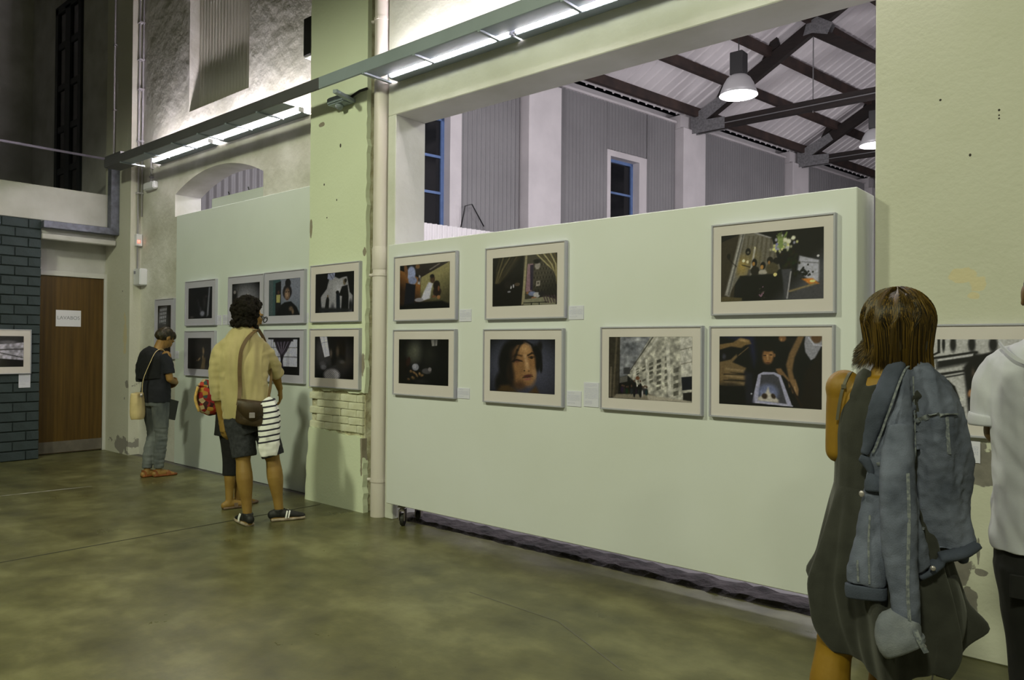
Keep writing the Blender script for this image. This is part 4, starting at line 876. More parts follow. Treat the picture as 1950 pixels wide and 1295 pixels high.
# caption cards
def card_material():
    m = bpy.data.materials.new('caption_print'); m.use_nodes = True; MATS['caption_print'] = m
    nt = m.node_tree; N = nt.nodes; K = nt.links; b = N['Principled BSDF']; b.inputs['Roughness'].default_value = .85
    tc = N.new('ShaderNodeTexCoord'); mp = N.new('ShaderNodeMapping'); mp.inputs['Scale'].default_value = (420, 1, 260)
    K.new(tc.outputs['Object'], mp.inputs['Vector']); n = N.new('ShaderNodeTexNoise'); n.inputs['Scale'].default_value = 1; n.inputs['Detail'].default_value = 0
    K.new(mp.outputs[0], n.inputs['Vector'])
    r = N.new('ShaderNodeValToRGB'); r.color_ramp.elements[0].position = .42; r.color_ramp.elements[1].position = .62
    r.color_ramp.elements[0].color = (*A(190,192,190), 1); r.color_ramp.elements[1].color = (*A(150,152,152), 1)
    K.new(n.outputs['Fac'], r.inputs[0]); K.new(r.outputs[0], b.inputs['Base Color'])
card_material()
def card(X, Y, Z, W, H, lab, rz=0, paras=None):
    r = empty('caption_card', (X, Y, Z), rz); tag(r, lab, 'caption card', 'caption cards of the exhibition')
    MB().box(-W/2, W/2, -.005, 0, 0, H).build('card', 'card_white', r, bevel=.0006)
    k = .008; z = H-k
    for i, (a, wd) in enumerate(paras or [(.12, .55), (.50, 1.0), (.12, .6)]):
        h = (H-2*k)*a*.92
        MB().box(-W/2+k, -W/2+k+(W-2*k)*wd, -.0056, -.005, z-h, z).build('text_block', 'caption_print', r)
        z -= (H-2*k)*a+.006
card(-4.005, YP, 1.682, .125, .092, 'small caption card right of the seated man photo')
card(-2.972, YP, 1.680, .122, .092, 'small caption card right of the curtained room photo')
card(-4.018, YP, 1.098, .128, .080, 'small caption card right of the dark room photo')
card(-2.985, YP, 1.099, .118, .103, 'smaller caption card right of the portrait photo')
card(-2.846, YP, 1.104, .118, .160, 'taller caption card against the crowd photo', paras=[(.14, .95), (.55, 1.0), (.18, .6)])
card(-8.318, YW, 1.715, .125, .115, 'caption card right of the pale strip photo')
card(-8.170, YW, 1.715, .105, .115, 'caption card left of the pale empty room photo')
card(-6.51, YW, 1.717, .065, .10, 'narrow caption card between the hooded portrait and the pier')
card(-9.345, 4.42, 1.308, .085, .095, 'caption card right of the tall narrow frame')
card(XB+.002, 3.215, .922, .130, .170, 'caption card under the photo on the blue wall', rz=math.pi/2)
card(-.725, YF, .950, .105, .105, 'caption card under the skull photo')

# ---------------------------------------------------------------- figures: helpers
def cat_rom(pts, k):
    """Catmull-Rom through rows of floats, k steps per span"""
    P = [np.array(p, float) for p in pts]; out = []
    for i in range(len(P)-1):
        a, b, c, d = P[max(i-1, 0)], P[i], P[i+1], P[min(i+2, len(P)-1)]
        for j in range(k):
            t = j/k; out.append(.5*(2*b+(c-a)*t+(2*a-5*b+4*c-d)*t*t+(3*b-a-3*c+d)*t**3))
    out.append(P[-1]); return out
def loft(rows, n=18, k=4, xa=(1, 0, 0), e=2.0, round_ends=False):
    """rows (x,y,z,ra,rb): closed tube with elliptic sections; ra lies along xa"""
    R = cat_rom([(r[0], r[1], r[2], r[3], r[4] if len(r) > 4 else r[3]) for r in rows], k)
    if round_ends:
        def ext(r, q):
            d = r[:3]-q[:3]; d = d/(np.linalg.norm(d)+1e-9); m = min(r[3], r[4]); o = []
            for s in (.5, .85, .98): o.append(np.concatenate([r[:3]+d*m*s, r[3:]*math.sqrt(1-s*s)]))
            return o
        R = ext(R[0], R[1])[::-1]+R+ext(R[-1], R[-2])
    xa = Vector(xa); vs_ = []; m = len(R)
    for i, r in enumerate(R):
        p = Vector(r[:3]); q0 = Vector(R[max(i-1, 0)][:3]); q1 = Vector(R[min(i+1, m-1)][:3]); d = (q1-q0).normalized()
        u = (xa-d*xa.dot(d))
        if u.length < 1e-3: u = Vector((0, 1, 0))-d*d.y
        u.normalize(); w = d.cross(u)
        for j in range(n):
            t = 2*math.pi*j/n; c, s = math.cos(t), math.sin(t)
            c = math.copysign(abs(c)**(2/e), c); s = math.copysign(abs(s)**(2/e), s)
            vs_.append(tuple(p+u*c*r[3]+w*s*r[4]))
    fs_ = [(i*n+j, i*n+(j+1) % n, (i+1)*n+(j+1) % n, (i+1)*n+j) for i in range(m-1) for j in range(n)]
    fs_ += [tuple(range(n-1, -1, -1)), tuple((m-1)*n+j for j in range(n))]
    return vs_, fs_
def ellip(c, r, M3=None, n=16, m=10):
    vs_ = []; c = Vector(c)
    for i in range(1, m):
        t = math.pi*i/m
        for j in range(n):
            a = 2*math.pi*j/n; v = Vector((r[0]*math.sin(t)*math.cos(a), r[1]*math.sin(t)*math.sin(a), r[2]*math.cos(t)))
            vs_.append(tuple(c+(M3 @ v if M3 else v)))
    top = Vector((0, 0, r[2])); vs_ += [tuple(c+(M3 @ top if M3 else top)), tuple(c-(M3 @ top if M3 else top))]
    fs_ = [(i*n+j, (i+1)*n+j, (i+1)*n+(j+1) % n, i*n+(j+1) % n) for i in range(m-2) for j in range(n)]
    k = len(vs_)
    fs_ += [(k-2, j, (j+1) % n) for j in range(n)]+[(k-1, (m-2)*n+(j+1) % n, (m-2)*n+j) for j in range(n)]
    return vs_, fs_
def blob(name, parts, m, parent, vox=.007, smooth=3, disp=None, fac=.5):
    """one continuous surface grown over overlapping closed shapes"""
    B = MB()
    for p in parts: B.add(*p)
    me = bpy.data.meshes.new(name); me.from_pydata(B.v, [], B.f)
    bm = bmesh.new(); bm.from_mesh(me); bmesh.ops.recalc_face_normals(bm, faces=bm.faces); bm.to_mesh(me); bm.free()
    t = bpy.data.objects.new('tmp', me); col.objects.link(t)
    r = t.modifiers.new('r', 'REMESH'); r.mode = 'VOXEL'; r.voxel_size = vox; r.use_smooth_shade = True
    if smooth:
        s = t.modifiers.new('s', 'SMOOTH'); s.factor = fac; s.iterations = smooth
    out = bpy.data.meshes.new_from_object(t.evaluated_get(bpy.context.evaluated_depsgraph_get()))
    bpy.data.objects.remove(t); bpy.data.meshes.remove(me)
    if disp:
        no = [v.normal.copy() for v in out.vertices]
        for v, nn in zip(out.vertices, no): v.co = v.co+nn*disp(v.co, nn)
    for p in out.polygons: p.use_smooth = True
    out.name = name
    return link(name, out, m, parent)
def nz(p, s, seed=0): return mnoise.noise(Vector((p[0]*s+seed, p[1]*s+seed*1.7, p[2]*s-seed)))
def aniso(p, sx, sy, sz, seed=0): return mnoise.noise(Vector((p[0]*sx+seed, p[1]*sy+seed*1.3, p[2]*sz-seed)))
def V(*a): return Vector(a)
def hand(w, d, nrm, side, curl=.5, sc=1.0):
    """palm, four unequal bent fingers and a thumb; d along the hand, nrm out of the palm"""
    w, d, nrm = Vector(w), Vector(d).normalized(), Vector(nrm); nrm = (nrm-d*nrm.dot(d)).normalized(); b = d.cross(nrm)*side
    P = [loft([(*(w-d*.02*sc), .026*sc, .020*sc), (*(w+d*.03*sc), .034*sc, .017*sc), (*(w+d*.085*sc), .040*sc, .014*sc)], 14, 3, xa=b, round_ends=True)]
    for i, (o, l) in enumerate(((.029, .066), (.010, .076), (-.010, .071), (-.028, .055))):
        p = w+d*.082*sc+b*o*sc; dd = d.copy(); rows = [(*(p-d*.02*sc), .0095*sc)]
        for k, f in enumerate((.46, .31, .23)):
            a = curl*(.7, 1.0, .8)[k]; dd = (dd*math.cos(a)+nrm*math.sin(a)).normalized()
            ax = dd.cross(b); p = p+dd*l*f*1.15*sc; rows.append((*p, (.0088, .0080, .0066)[k]*sc))
            nn = b.cross(dd)*1; nrm_ = nrm
        P.append(loft(rows, 10, 3, xa=b, round_ends=True))
    p = w+d*.025*sc+b*.026*sc; q = p+(d*.55+b*.65+nrm*.35).normalized()*.042*sc; r_ = q+(d*.85+b*.22+nrm*.4).normalized()*.036*sc
    P.append(loft([(*(p-d*.01), .014*sc), (*q, .0105*sc), (*r_, .0078*sc)], 10, 3, xa=nrm, round_ends=True))
    return P
def head_parts(c, yaw=0, pitch=0, s=1.0, ears=True):
    """skull, face, jaw, nose, lips, ears; yaw turns to the right (+x), pitch bows the head"""
    M3 = (Matrix.Rotation(-yaw, 3, 'Z') @ Matrix.Rotation(-pitch, 3, 'X')); c = Vector(c)
    def E(o, r): return ellip(c+M3 @ (Vector(o)*s), Vector(r)*s, M3)
    P = [E((0,-.012,.030), (.074,.092,.088)), E((0,.030,-.005), (.062,.064,.085)), E((0,.040,-.065), (.046,.046,.044)), E((0,.058,-.088), (.024,.022,.018)),
         E((0,.088,.034), (.050,.012,.014)), E((0,.100,-.012), (.0125,.018,.026)), E((0,.108,-.026), (.014,.013,.011)), E((0,.092,-.052), (.022,.010,.007)), E((0,.090,-.063), (.020,.010,.007)),
         E((.034,.080,-.010), (.020,.016,.020)), E((-.034,.080,-.010), (.020,.016,.020))]
    if ears:
        for sx in (-1, 1): P += [E((sx*.077,-.006,.002), (.009,.020,.033)), E((sx*.079,-.002,-.024), (.008,.010,.012))]
    return P, M3
def eyes(c, M3, parent, s=1.0):
    for sx in (-1, 1):
        v, f = ellip(Vector(c)+M3 @ (Vector((sx*.031, .082, .014))*s), (.011, .009, .007), M3, 10, 6); MB().add(v, f).build('eye', 'eye_dark', parent, smooth=True)
def leg(h, k, a, t=1.0, thigh=.085, calf=.056):
    h, k, a = V(*h), V(*k), V(*a); m = h.lerp(k, .5); c = k.lerp(a, .32)+V(0, -.012, 0)
    return loft([(*h, thigh*t), (*m, thigh*.88*t), (*k.lerp(h, .12), .060*t), (*k, .054*t), (*c, calf*t), (*k.lerp(a, .72), .041*t), (*a, .034*t)], 16, 3, round_ends=True)
def arm(s, e, w, t=1.0):
    s, e, w = V(*s), V(*e), V(*w)
    return [loft([(*s, .054*t), (*s.lerp(e, .45), .048*t), (*e.lerp(s, .1), .041*t), (*e, .039*t)], 14, 3, round_ends=True),
            loft([(*e, .039*t), (*e.lerp(w, .3), .041*t), (*e.lerp(w, .75), .030*t), (*w, .026*t)], 14, 3, round_ends=True)]
def foot(a, d, l=.24, w=.045):
    a = V(*a); d = Vector(d).normalized(); s = V(d.y, -d.x, 0)
    q = lambda f, z: (a.x+d.x*l*f, a.y+d.y*l*f, z)
    return [loft([(*q(-.2, .034), w*.72, .034), (*q(.05, .044), w*.8, .044), (*q(.35, .036), w*.95, .034), (*q(.6, .025), w, .024), (*q(.78, .017), w*.8, .015)], 14, 3, xa=s, round_ends=True),
            loft([(a.x, a.y, .03, .036), (a.x, a.y, .075, .034), (*a, .035)], 12, 2)]
def shoe(name, parent, a, d, m_up, m_sole, l=.27, w=.05, h=.075, ankle=.05, extras=None):
    """low shoe: upper, sole, toe cap strip and laces"""
    a = V(*a); d = Vector(d).normalized(); s = V(d.y, -d.x, 0)
    q = lambda f, z: (a.x+d.x*l*f, a.y+d.y*l*f, z)
    up = blob('upper', [loft([(*q(-.22, .055), w*.72, .040), (*q(0, .058), w*.82, .046), (*q(.28, .05), w*.95, .038), (*q(.55, .038), w, .026), (*q(.74, .03), w*.8, .018)], 16, 3, xa=s, round_ends=True),
                        loft([(*q(-.03, .05), .045), (*q(-.04, .10), .043)], 14, 2)], m_up, parent, .005, 2)
    so = loft([(*q(-.25, .014), w*.72, .014), (*q(0, .014), w*.86, .014), (*q(.3, .014), w*1.0, .014), (*q(.58, .014), w*1.06, .014), (*q(.78, .016), w*.82, .014)], 18, 3, xa=s, e=3.2)
    MB().add(*so).build('sole', m_sole, up, smooth=True)
    for k in range(4):
        f = .16+.085*k; z = .098-.012*k
        MB().tube([Vector(q(f, z-.012))-s*.025, Vector(q(f, z))-s*.008, Vector(q(f, z))+s*.008, Vector(q(f, z-.012))+s*.025], .004, 6).build('lace', m_up, up, smooth=True)
    if extras: extras(up, q, s)
    return up
def ribbon(pts, w, t, name, m, parent, wd=None):
    """flat strap along a path: w wide (across wd), t thick"""
    R = cat_rom([tuple(p) for p in pts], 5); vs_ = []; n = len(R)
    for i in range(n):
        p = Vector(R[i][:3]); d = (Vector(R[min(i+1, n-1)][:3])-Vector(R[max(i-1, 0)][:3])).normalized()
        a = Vector(wd or (1, 0, 0)); a = (a-d*a.dot(d)).normalized(); b = d.cross(a)
        for sx, sy in ((-1,-1),(1,-1),(1,1),(-1,1)): vs_.append(p+a*sx*w/2+b*sy*t/2)
    fs_ = [(4*i+j, 4*i+(j+1) % 4, 4*i+4+(j+1) % 4, 4*i+4+j) for i in range(n-1) for j in range(4)]+[(3,2,1,0), tuple(4*(n-1)+j for j in range(4))]
    return MB().add(vs_, fs_).build(name, m, parent)
def strands(name, parent, m, n, path, seed=1, w=.0022, cols=((.02,.012,.004), (.12,.07,.012)), steps=9):
    """hair drawn as many thin tapering locks; path(u, v, t) gives points"""
    r = random.Random(seed); vs_ = []; fs_ = []; cs = []
    for i in range(n):
        u, v = r.random(), r.random(); k = r.random(); c = [cols[0][q]+(cols[1][q]-cols[0][q])*k**2.2 for q in range(3)]
        ww = w*r.uniform(.6, 1.5); o = len(vs_); pts = [Vector(path(u, v, j/steps, r)) for j in range(steps+1)]
        for j, p in enumerate(pts):
            d = (pts[min(j+1, steps)]-pts[max(j-1, 0)]).normalized(); a = d.cross(V(.3, .8, .2)).normalized(); b = d.cross(a); f = ww*(1-.75*(j/steps)**3)
            for q in range(3): t = 2.094*q; vs_.append(tuple(p+a*f*math.cos(t)+b*f*math.sin(t))); cs.append((*c, 1))
        fs_ += [(o+3*j+q, o+3*j+(q+1) % 3, o+3*j+3+(q+1) % 3, o+3*j+3+q) for j in range(steps) for q in range(3)]
    me = bpy.data.meshes.new(name); me.from_pydata(vs_, [], fs_)
    at = me.color_attributes.new('ink', 'FLOAT_COLOR', 'POINT'); at.data.foreach_set('color', np.array(cs, float).ravel())
    for p in me.polygons: p.use_smooth = True
    return link(name, me, m, parent)
def hair_material():
    m = bpy.data.materials.new('hair_lock'); m.use_nodes = True; MATS['hair_lock'] = m
    nt = m.node_tree; b = nt.nodes['Principled BSDF']; a = nt.nodes.new('ShaderNodeAttribute'); a.attribute_name = 'ink'
    nt.links.new(a.outputs['Color'], b.inputs['Base Color']); b.inputs['Roughness'].default_value = .42; b.inputs['Specular IOR Level'].default_value = .45
hair_material()
def skin_mat(name, c1, c2): return mat(name, c1, c2, scale=9, rough=.55, bump=.05, bscale=120)
skin_mat('skin_tan', (.27,.145,.008), (.22,.115,.006)); skin_mat('skin_man', (.33,.20,.05), (.27,.155,.035)); skin_mat('skin_dim', (.36,.20,.06), (.28,.15,.04)); skin_mat('skin_brown', (.16,.09,.035), (.12,.065,.022))
mat('eye_dark', (.01,.008,.006), rough=.2)
mat('hair_black', (.006,.005,.0035), (.013,.010,.006), scale=60, rough=.8, spec=.15, bump=.4, bscale=160)
mat('hair_brown', (.016,.010,.004), (.05,.03,.008), scale=30, stretch=(1,1,.15), rough=.5, bump=.5, bscale=120, bstretch=(1,1,.1))
mat('hair_grey', (.06,.055,.05), (.16,.15,.14), scale=90, rough=.6, bump=.4, bscale=200)
mat('shirt_olive', A(156,148,84), A(142,134,74), scale=6, rough=.9, sheen=.2, bump=.12, bscale=300)
mat('denim_short', (.040,.042,.050), (.022,.024,.030), scale=40, rough=.9, bump=.2, bscale=260)
mat('leather_brown', (.060,.036,.014), (.040,.024,.009), scale=12, rough=.5, bump=.2, bscale=120)
mat('strap_brown', A(84,66,30), A(72,56,24), scale=20, rough=.6)
mat('buckle', A(150,146,120), rough=.35, metal=.6)
mat('shoe_black', (.010,.010,.010), (.018,.018,.018), scale=20, rough=.6)
mat('sole_cream', A(150,140,100), A(110,100,66), scale=20, rough=.8)
mat('stripe_white', A(206,206,184), rough=.8)
mat('sandal_brown', A(104,88,58), A(84,70,42), scale=14, rough=.7)
mat('sandal_tan', A(124,74,26), A(96,54,18), scale=14, rough=.6)
mat('black_knit', (.006,.006,.007), (.010,.010,.011), scale=30, rough=.95)
mat('navy_shirt', (.006,.0065,.009), (.009,.010,.014), scale=12, rough=.9)
mat('navy_tee', (.014,.015,.024), (.010,.011,.018), scale=12, rough=.9)
mat('jeans_pale', (.19,.205,.215), (.075,.085,.098), scale=7, stretch=(1,1,.45), rough=.9, bump=.15, bscale=260)
mat('cream_bag', A(186,172,104), A(170,156,92), scale=8, rough=.6)
mat('dress_grey', (.034,.034,.030), (.022,.022,.019), scale=16, rough=.92, sheen=.15, bump=.12, bscale=260)
mat('denim_jacket', (.150,.165,.245), (.066,.075,.118), scale=9, rough=.88, bump=.22, bscale=240, detail=7)
mat('denim_pale', (.23,.24,.28), (.13,.14,.18), scale=12, rough=.88, bump=.2, bscale=240)
mat('denim_dark', (.060,.070,.112), (.036,.043,.070), scale=12, rough=.9, bump=.2, bscale=240)
mat('denim_seam', (.19,.20,.22), (.11,.12,.15), scale=90, rough=.9, lo=.45, hi=.55)
mat('shirt_white', (.58,.58,.68), (.50,.50,.60), scale=5, rough=.85, sheen=.1, bump=.08, bscale=260)
mat('trouser_black', (.007,.007,.008), (.012,.012,.013), scale=14, rough=.9)
mat('strap_dark', A(70,68,44), rough=.6)
def plaid_material():
    m = bpy.data.materials.new('red_pattern'); m.use_nodes = True; MATS['red_pattern'] = m
    nt = m.node_tree; N = nt.nodes; K = nt.links; b = N['Principled BSDF']; b.inputs['Roughness'].default_value = .8
    tc = N.new('ShaderNodeTexCoord'); vo = N.new('ShaderNodeTexVoronoi'); vo.inputs['Scale'].default_value = 26; K.new(tc.outputs['Object'], vo.inputs['Vector'])
    sp = N.new('ShaderNodeSeparateColor'); K.new(vo.outputs['Color'], sp.inputs[0])
    r = N.new('ShaderNodeValToRGB'); r.color_ramp.interpolation = 'CONSTANT'; e = r.color_ramp.elements
    e[0].position = 0; e[0].color = (*A(150,24,20,.38), 1); e[1].position = .42; e[1].color = (*A(190,140,40,.38), 1)
    for p, c in ((.58, A(60,18,14,.38)), (.70, A(50,80,60,.38)), (.78, A(190,60,30,.38)), (.92, A(200,180,110,.38))): q = e.new(p); q.color = (*c, 1)
    K.new(sp.outputs[0], r.inputs[0]); K.new(r.outputs[0], b.inputs['Base Color'])
plaid_material()
def stripes_material():
    m = bpy.data.materials.new('striped_knit'); m.use_nodes = True; MATS['striped_knit'] = m
    nt = m.node_tree; N = nt.nodes; K = nt.links; b = N['Principled BSDF']; b.inputs['Roughness'].default_value = .9
    tc = N.new('ShaderNodeTexCoord'); mp = N.new('ShaderNodeMapping'); mp.inputs['Rotation'].default_value = (0, .16, 0); K.new(tc.outputs['Object'], mp.inputs['Vector'])
    sep = N.new('ShaderNodeSeparateXYZ'); K.new(mp.outputs[0], sep.inputs[0])
    f = N.new('ShaderNodeMath'); f.operation = 'MULTIPLY'; f.inputs[1].default_value = 1/.047; K.new(sep.outputs[2], f.inputs[0])
    g = N.new('ShaderNodeMath'); g.operation = 'FRACT'; K.new(f.outputs[0], g.inputs[0])
    h = N.new('ShaderNodeMath'); h.operation = 'LESS_THAN'; h.inputs[1].default_value = .30; K.new(g.outputs[0], h.inputs[0])
    lm = N.new('ShaderNodeMath'); lm.operation = 'GREATER_THAN'; lm.inputs[1].default_value = .64; K.new(sep.outputs[2], lm.inputs[0])
    mu = N.new('ShaderNodeMath'); mu.operation = 'MULTIPLY'; K.new(h.outputs[0], mu.inputs[0]); K.new(lm.outputs[0], mu.inputs[1])
    mx = N.new('ShaderNodeMix'); mx.data_type = 'RGBA'; K.new(mu.outputs[0], mx.inputs[0]); mx.inputs[6].default_value = (*A(206,206,190), 1); mx.inputs[7].default_value = (*A(38,38,38), 1)
    K.new(mx.outputs[2], b.inputs['Base Color'])
stripes_material()

# ---------------------------------------------------------------- man in the olive shirt
def man_olive():
    r = empty('person', (-5.846, 3.356, 0), 1.0496); tag(r, 'person with curly dark hair, olive long-sleeved shirt and denim shorts seen from behind', 'person')
    hc = (0.017, 0.030, 1.734)
    lsh, lel, lwr = (-0.196, 0.000, 1.396), (-0.221, 0.010, 1.113), (-0.192, 0.050, 0.856)
    rsh, rel, rwr = (0.125, 0.020, 1.416), (0.225, 0.100, 1.267), (0.279, 0.240, 1.108)
    lhp, lkn, lan = (-0.050, 0.000, 0.902), (-0.017, -0.060, 0.513), (.02, -.10, .085)
    rhp, rkn, ran = (0.125, 0.020, 0.903), (0.221, 0.000, 0.506), (.275, -.02, .085)
    P, M3 = head_parts(hc, yaw=1.05, pitch=.25, s=1.08)
    P.append(loft([(*(0.000, 0.000, 1.530), .075, .07), (*(0.000, 0.000, 1.645), .062, .062), (*(0.013, 0.010, 1.742), .056, .06)], 14, 3))
    P.append(loft([(*(0.000, 0.010, 0.858), .165, .12), (*(-0.013, 0.000, 0.991), .175, .125), (*(-0.029, 0.000, 1.167), .175, .125), (*(-0.038, 0.000, 1.344), .175, .12), (*(-0.033, 0.000, 1.459), .145, .09), (*(-0.017, 0.000, 1.565), .085, .07)], 20, 4, e=2.3))
    P += arm(lsh, lel, lwr, 1.05)+arm(rsh, rel, rwr, 1.05)
    P += hand(lwr, V(.10, .05, -1), V(.8, .5, 0), -1, .35, 1.08)+hand(rwr, V(.12, .25, -1), V(-.9, .2, 0), 1, .5, 1.08)
    P += [leg(lhp, lkn, lan, 1.08, calf=.062), leg(rhp, rkn, ran, 1.08, calf=.062)]
    P += foot(lan, (-.35, 1, 0))+foot(ran, (1, .15, 0))
    body = blob('body', P, 'skin_man', r, .0062, 3); eyes(hc, M3, r, 1.08)
    # shirt
    def fold(p, n):
        a = .010*aniso(p, 14, 10, 3.2, 3)+.006*aniso(p, 26, 20, 7, 9)
        if p.x > .13 and p.z > 1.15: a += .012*aniso(p, 8, 8, 26, 5)
        if p.x < -.17: a += .008*aniso(p, 8, 8, 22, 8)
        return a
    S = [loft([(*(0.017, 0.000, 0.894), .195, .150), (*(0.004, 0.000, 0.991), .197, .150), (*(-0.017, 0.000, 1.145), .192, .142), (*(-0.033, -0.005, 1.322), .208, .142), (*(-0.033, -0.005, 1.459), .195, .118), (*(-0.021, 0.000, 1.565), .135, .095), (*(-0.004, 0.000, 1.632), .082, .078)], 24, 4, e=2.3)]
    S.append(loft([(*(-0.133, 0.000, 1.476), .070, .080), (*(-0.209, 0.000, 1.413), .068), (*(-0.229, 0.000, 1.276), .067), (*(-0.225, 0.010, 1.113), .064), (*(-0.209, 0.020, 1.046), .060)], 16, 4))
    S.append(loft([(*(0.067, 0.000, 1.495), .070, .080), (*(0.142, 0.020, 1.443), .069), (*(0.196, 0.060, 1.346), .066), (*(0.225, 0.100, 1.276), .062), (*(0.250, 0.140, 1.240), .058)], 16, 4))
    sh = blob('shirt', S, 'shirt_olive', r, .007, 3, fold)
    for (q, a, b, sx) in (((-0.209, 0.020, 1.055), .064, .062, -1), ((0.246, 0.135, 1.249), .062, .06, 1)):
        d = V(.1, .1, -1) if sx < 0 else V(.35, .45, -.5)
        q = V(*q); d.normalize(); MB().add(*loft([(*(q-d*.02), a, b), (*(q), a*1.04, b*1.04), (*(q+d*.022), a, b)], 18, 3, xa=(1,.2,0))).build('cuff', 'shirt_olive', sh, smooth=True)
    c = V(*(0.000, 0.000, 1.627)); MB().add(*loft([(c.x, c.y, c.z-.012, .086, .082), (c.x, c.y, c.z+.004, .080, .078), (c.x+.002, c.y, c.z+.012, .074, .072)], 20, 2)).build('collar', 'shirt_olive', sh, smooth=True)
    # shorts
    def sfold(p, n): return .008*aniso(p, 12, 10, 7, 2)+.004*nz(p, 30, 4)
    Q = [loft([(*(0.004, 0.000, 0.955), .182, .135), (*(0.017, 0.000, 0.858), .192, .145), (*(0.042, 0.000, 0.761), .19, .14)], 22, 3, e=2.3),
         loft([(*(-0.050, 0.000, 0.858), .105, .12), (*(-0.029, -0.030, 0.703), .102, .105), (*(-0.008, -0.055, 0.557), .098, .092)], 18, 4),
         loft([(*(0.133, 0.020, 0.859), .10, .115), (*(0.179, 0.010, 0.700), .096, .10), (*(0.221, 0.000, 0.550), .092, .09)], 18, 4)]
    so = blob('shorts', Q, 'denim_short', r, .007, 2, sfold)
    # curly hair and beard
    rr = random.Random(5); H = [ellip(V(*hc)+V(-.02, -.02, .055), (.105, .112, .100)), ellip(V(*hc)+V(-.045, -.055, -.01), (.085, .08, .075))]
    for k in range(210):
        t = math.acos(rr.uniform(-.55, 1)); a = rr.uniform(0, 2*math.pi); d = V(math.sin(t)*math.cos(a), math.sin(t)*math.sin(a), math.cos(t))
        if d.dot(M3 @ V(0, 1, -.15)) > .62 and d.z < .55: continue
        q = V(*hc)+V(-.018, -.02, .052)+V(d.x*.118, d.y*.122, d.z*.108); s = rr.uniform(.014, .026)
        H.append(ellip(q, (s, s*.9, s), None, 8, 6))
    for k in range(46):
        a = rr.uniform(math.pi*.95, math.pi*2.0); q = V(*hc)+V(-.045+.09*math.cos(a), -.05+.075*math.sin(a), rr.uniform(-.085, -.01)); s = rr.uniform(.012, .022); H.append(ellip(q, (s, s, s), None, 8, 6))
    blob('hair', H, 'hair_black', r, .0055, 1, lambda p, n: .006*nz(p, 70, 2)+.004*nz(p, 140, 6))
    J = [ellip(V(*hc)+M3 @ (V(0, .050, -.075)*1.08), (.056, .052, .046), M3), ellip(V(*hc)+M3 @ (V(0, .066, -.098)*1.08), (.036, .034, .030), M3)]
    for sx in (-1, 1): J.append(ellip(V(*hc)+M3 @ (V(sx*.062, .02, -.045)*1.08), (.016, .03, .05), M3))
    blob('beard', J, 'hair_black', r, .005, 1, lambda p, n: .004*nz(p, 110, 3))
    # glasses
    g = M3; O = V(*hc)
    for sx in (-1, 1):
        ring = []
        for k in range(21):
            a = 2*math.pi*k/20; ring.append(O+g @ (V(sx*.036+.027*math.cos(a), .122, .006+.022*math.sin(a))*1.08))
        gl = MB().tube(ring, .0042, 6, caps=False).build('glasses_rim', 'black_plastic', r, smooth=True)
        MB().tube([O+g @ (V(sx*.062, .120, .012)*1.08), O+g @ (V(sx*.082, .06, .014)*1.08), O+g @ (V(sx*.084, -.005, .008)*1.08)], .0035, 6).build('temple_arm', 'black_plastic', gl, smooth=True)
    # shoes
    def ex(up, q, s):
        for sg in (-1, 1):
            for f in (.22, .30): ribbon([Vector(q(f, .085))+s*sg*.036, Vector(q(f-.04, .05))+s*sg*.052, Vector(q(f-.06, .026))+s*sg*.054], .012, .003, 'side_stripe', 'stripe_white', up, wd=(0, 0, 1) if False else tuple(Vector(q(1, 0))-Vector(q(0, 0))))
    shoe('shoe', r, lan, (-.35, 1, 0), 'shoe_black', 'sole_cream', extras=ex); shoe('shoe', r, ran, (1, .15, 0), 'shoe_black', 'sole_cream', extras=ex)
    # brown shoulder bag
    b = empty('shoulder_bag', (-5.846, 3.356, 0), 1.0496); tag(b, 'brown leather shoulder bag slung across the back of the olive shirt', 'bag')
    c = V(*(0.046, -0.200, 0.942))
    BR = [loft([(c.x-.115, c.y+.03, c.z+.005, .018, .085), (c.x-.06, c.y, c.z, .035, .105), (c.x+.05, c.y-.005, c.z-.015, .038, .105), (c.x+.115, c.y+.01, c.z-.02, .022, .095)], 18, 4, xa=(0, 1, 0), e=3.2)]
    bo = blob('bag_body', BR, 'leather_brown', b, .006, 2, lambda p, n: .003*nz(p, 20, 1))
    fl = []
    for i in range(9):
        t = i/8; x = c.x-.112+.225*t; e_ = .045+.055*math.sin(math.pi*t)
        fl.append((x, c.z+.105-.03*t, c.z+.09-.03*t-e_*1.45))
    m_ = MB()
    for x, zt, zb in fl:
        y = c.y-.040+.03*abs((x-c.x)/.115)**3; m_.v += [(x, y+.055, zt+.006), (x, y+.012, zt+.006), (x, y-.004, zt-.02), (x, y-.008, zb)]
    n_ = len(m_.v)
    m_.v += [(p[0], p[1]+.006, p[2]) for p in m_.v[:n_]]
    for i in range(8):
        for j in range(3):
            a0 = i*4+j; m_.f += [(a0, a0+1, a0+5, a0+4), (n_+a0, n_+a0+4, n_+a0+5, n_+a0+1)]
        m_.f += [(i*4+3, n_+i*4+3, n_+i*4+7, i*4+7)]
    m_.build('flap', 'leather_brown', b, smooth=True)
    MB().box(c.x-.022, c.x+.022, c.y-.058, c.y-.045, c.z-.045, c.z+.0).build('clasp', 'buckle', b, bevel=.003)
    ribbon([(0.088, 0.030, 1.619), (0.067, -0.075, 1.610), (0.004, -0.128, 1.543), (-0.042, -0.150, 1.441), (-0.054, -0.155, 1.300), (-0.050, -0.155, 1.145), (-0.054, -0.185, 1.057), (-0.063, -0.200, 0.999)], .030, .004, 'strap', 'strap_brown', b, wd=(1, 0, .25))
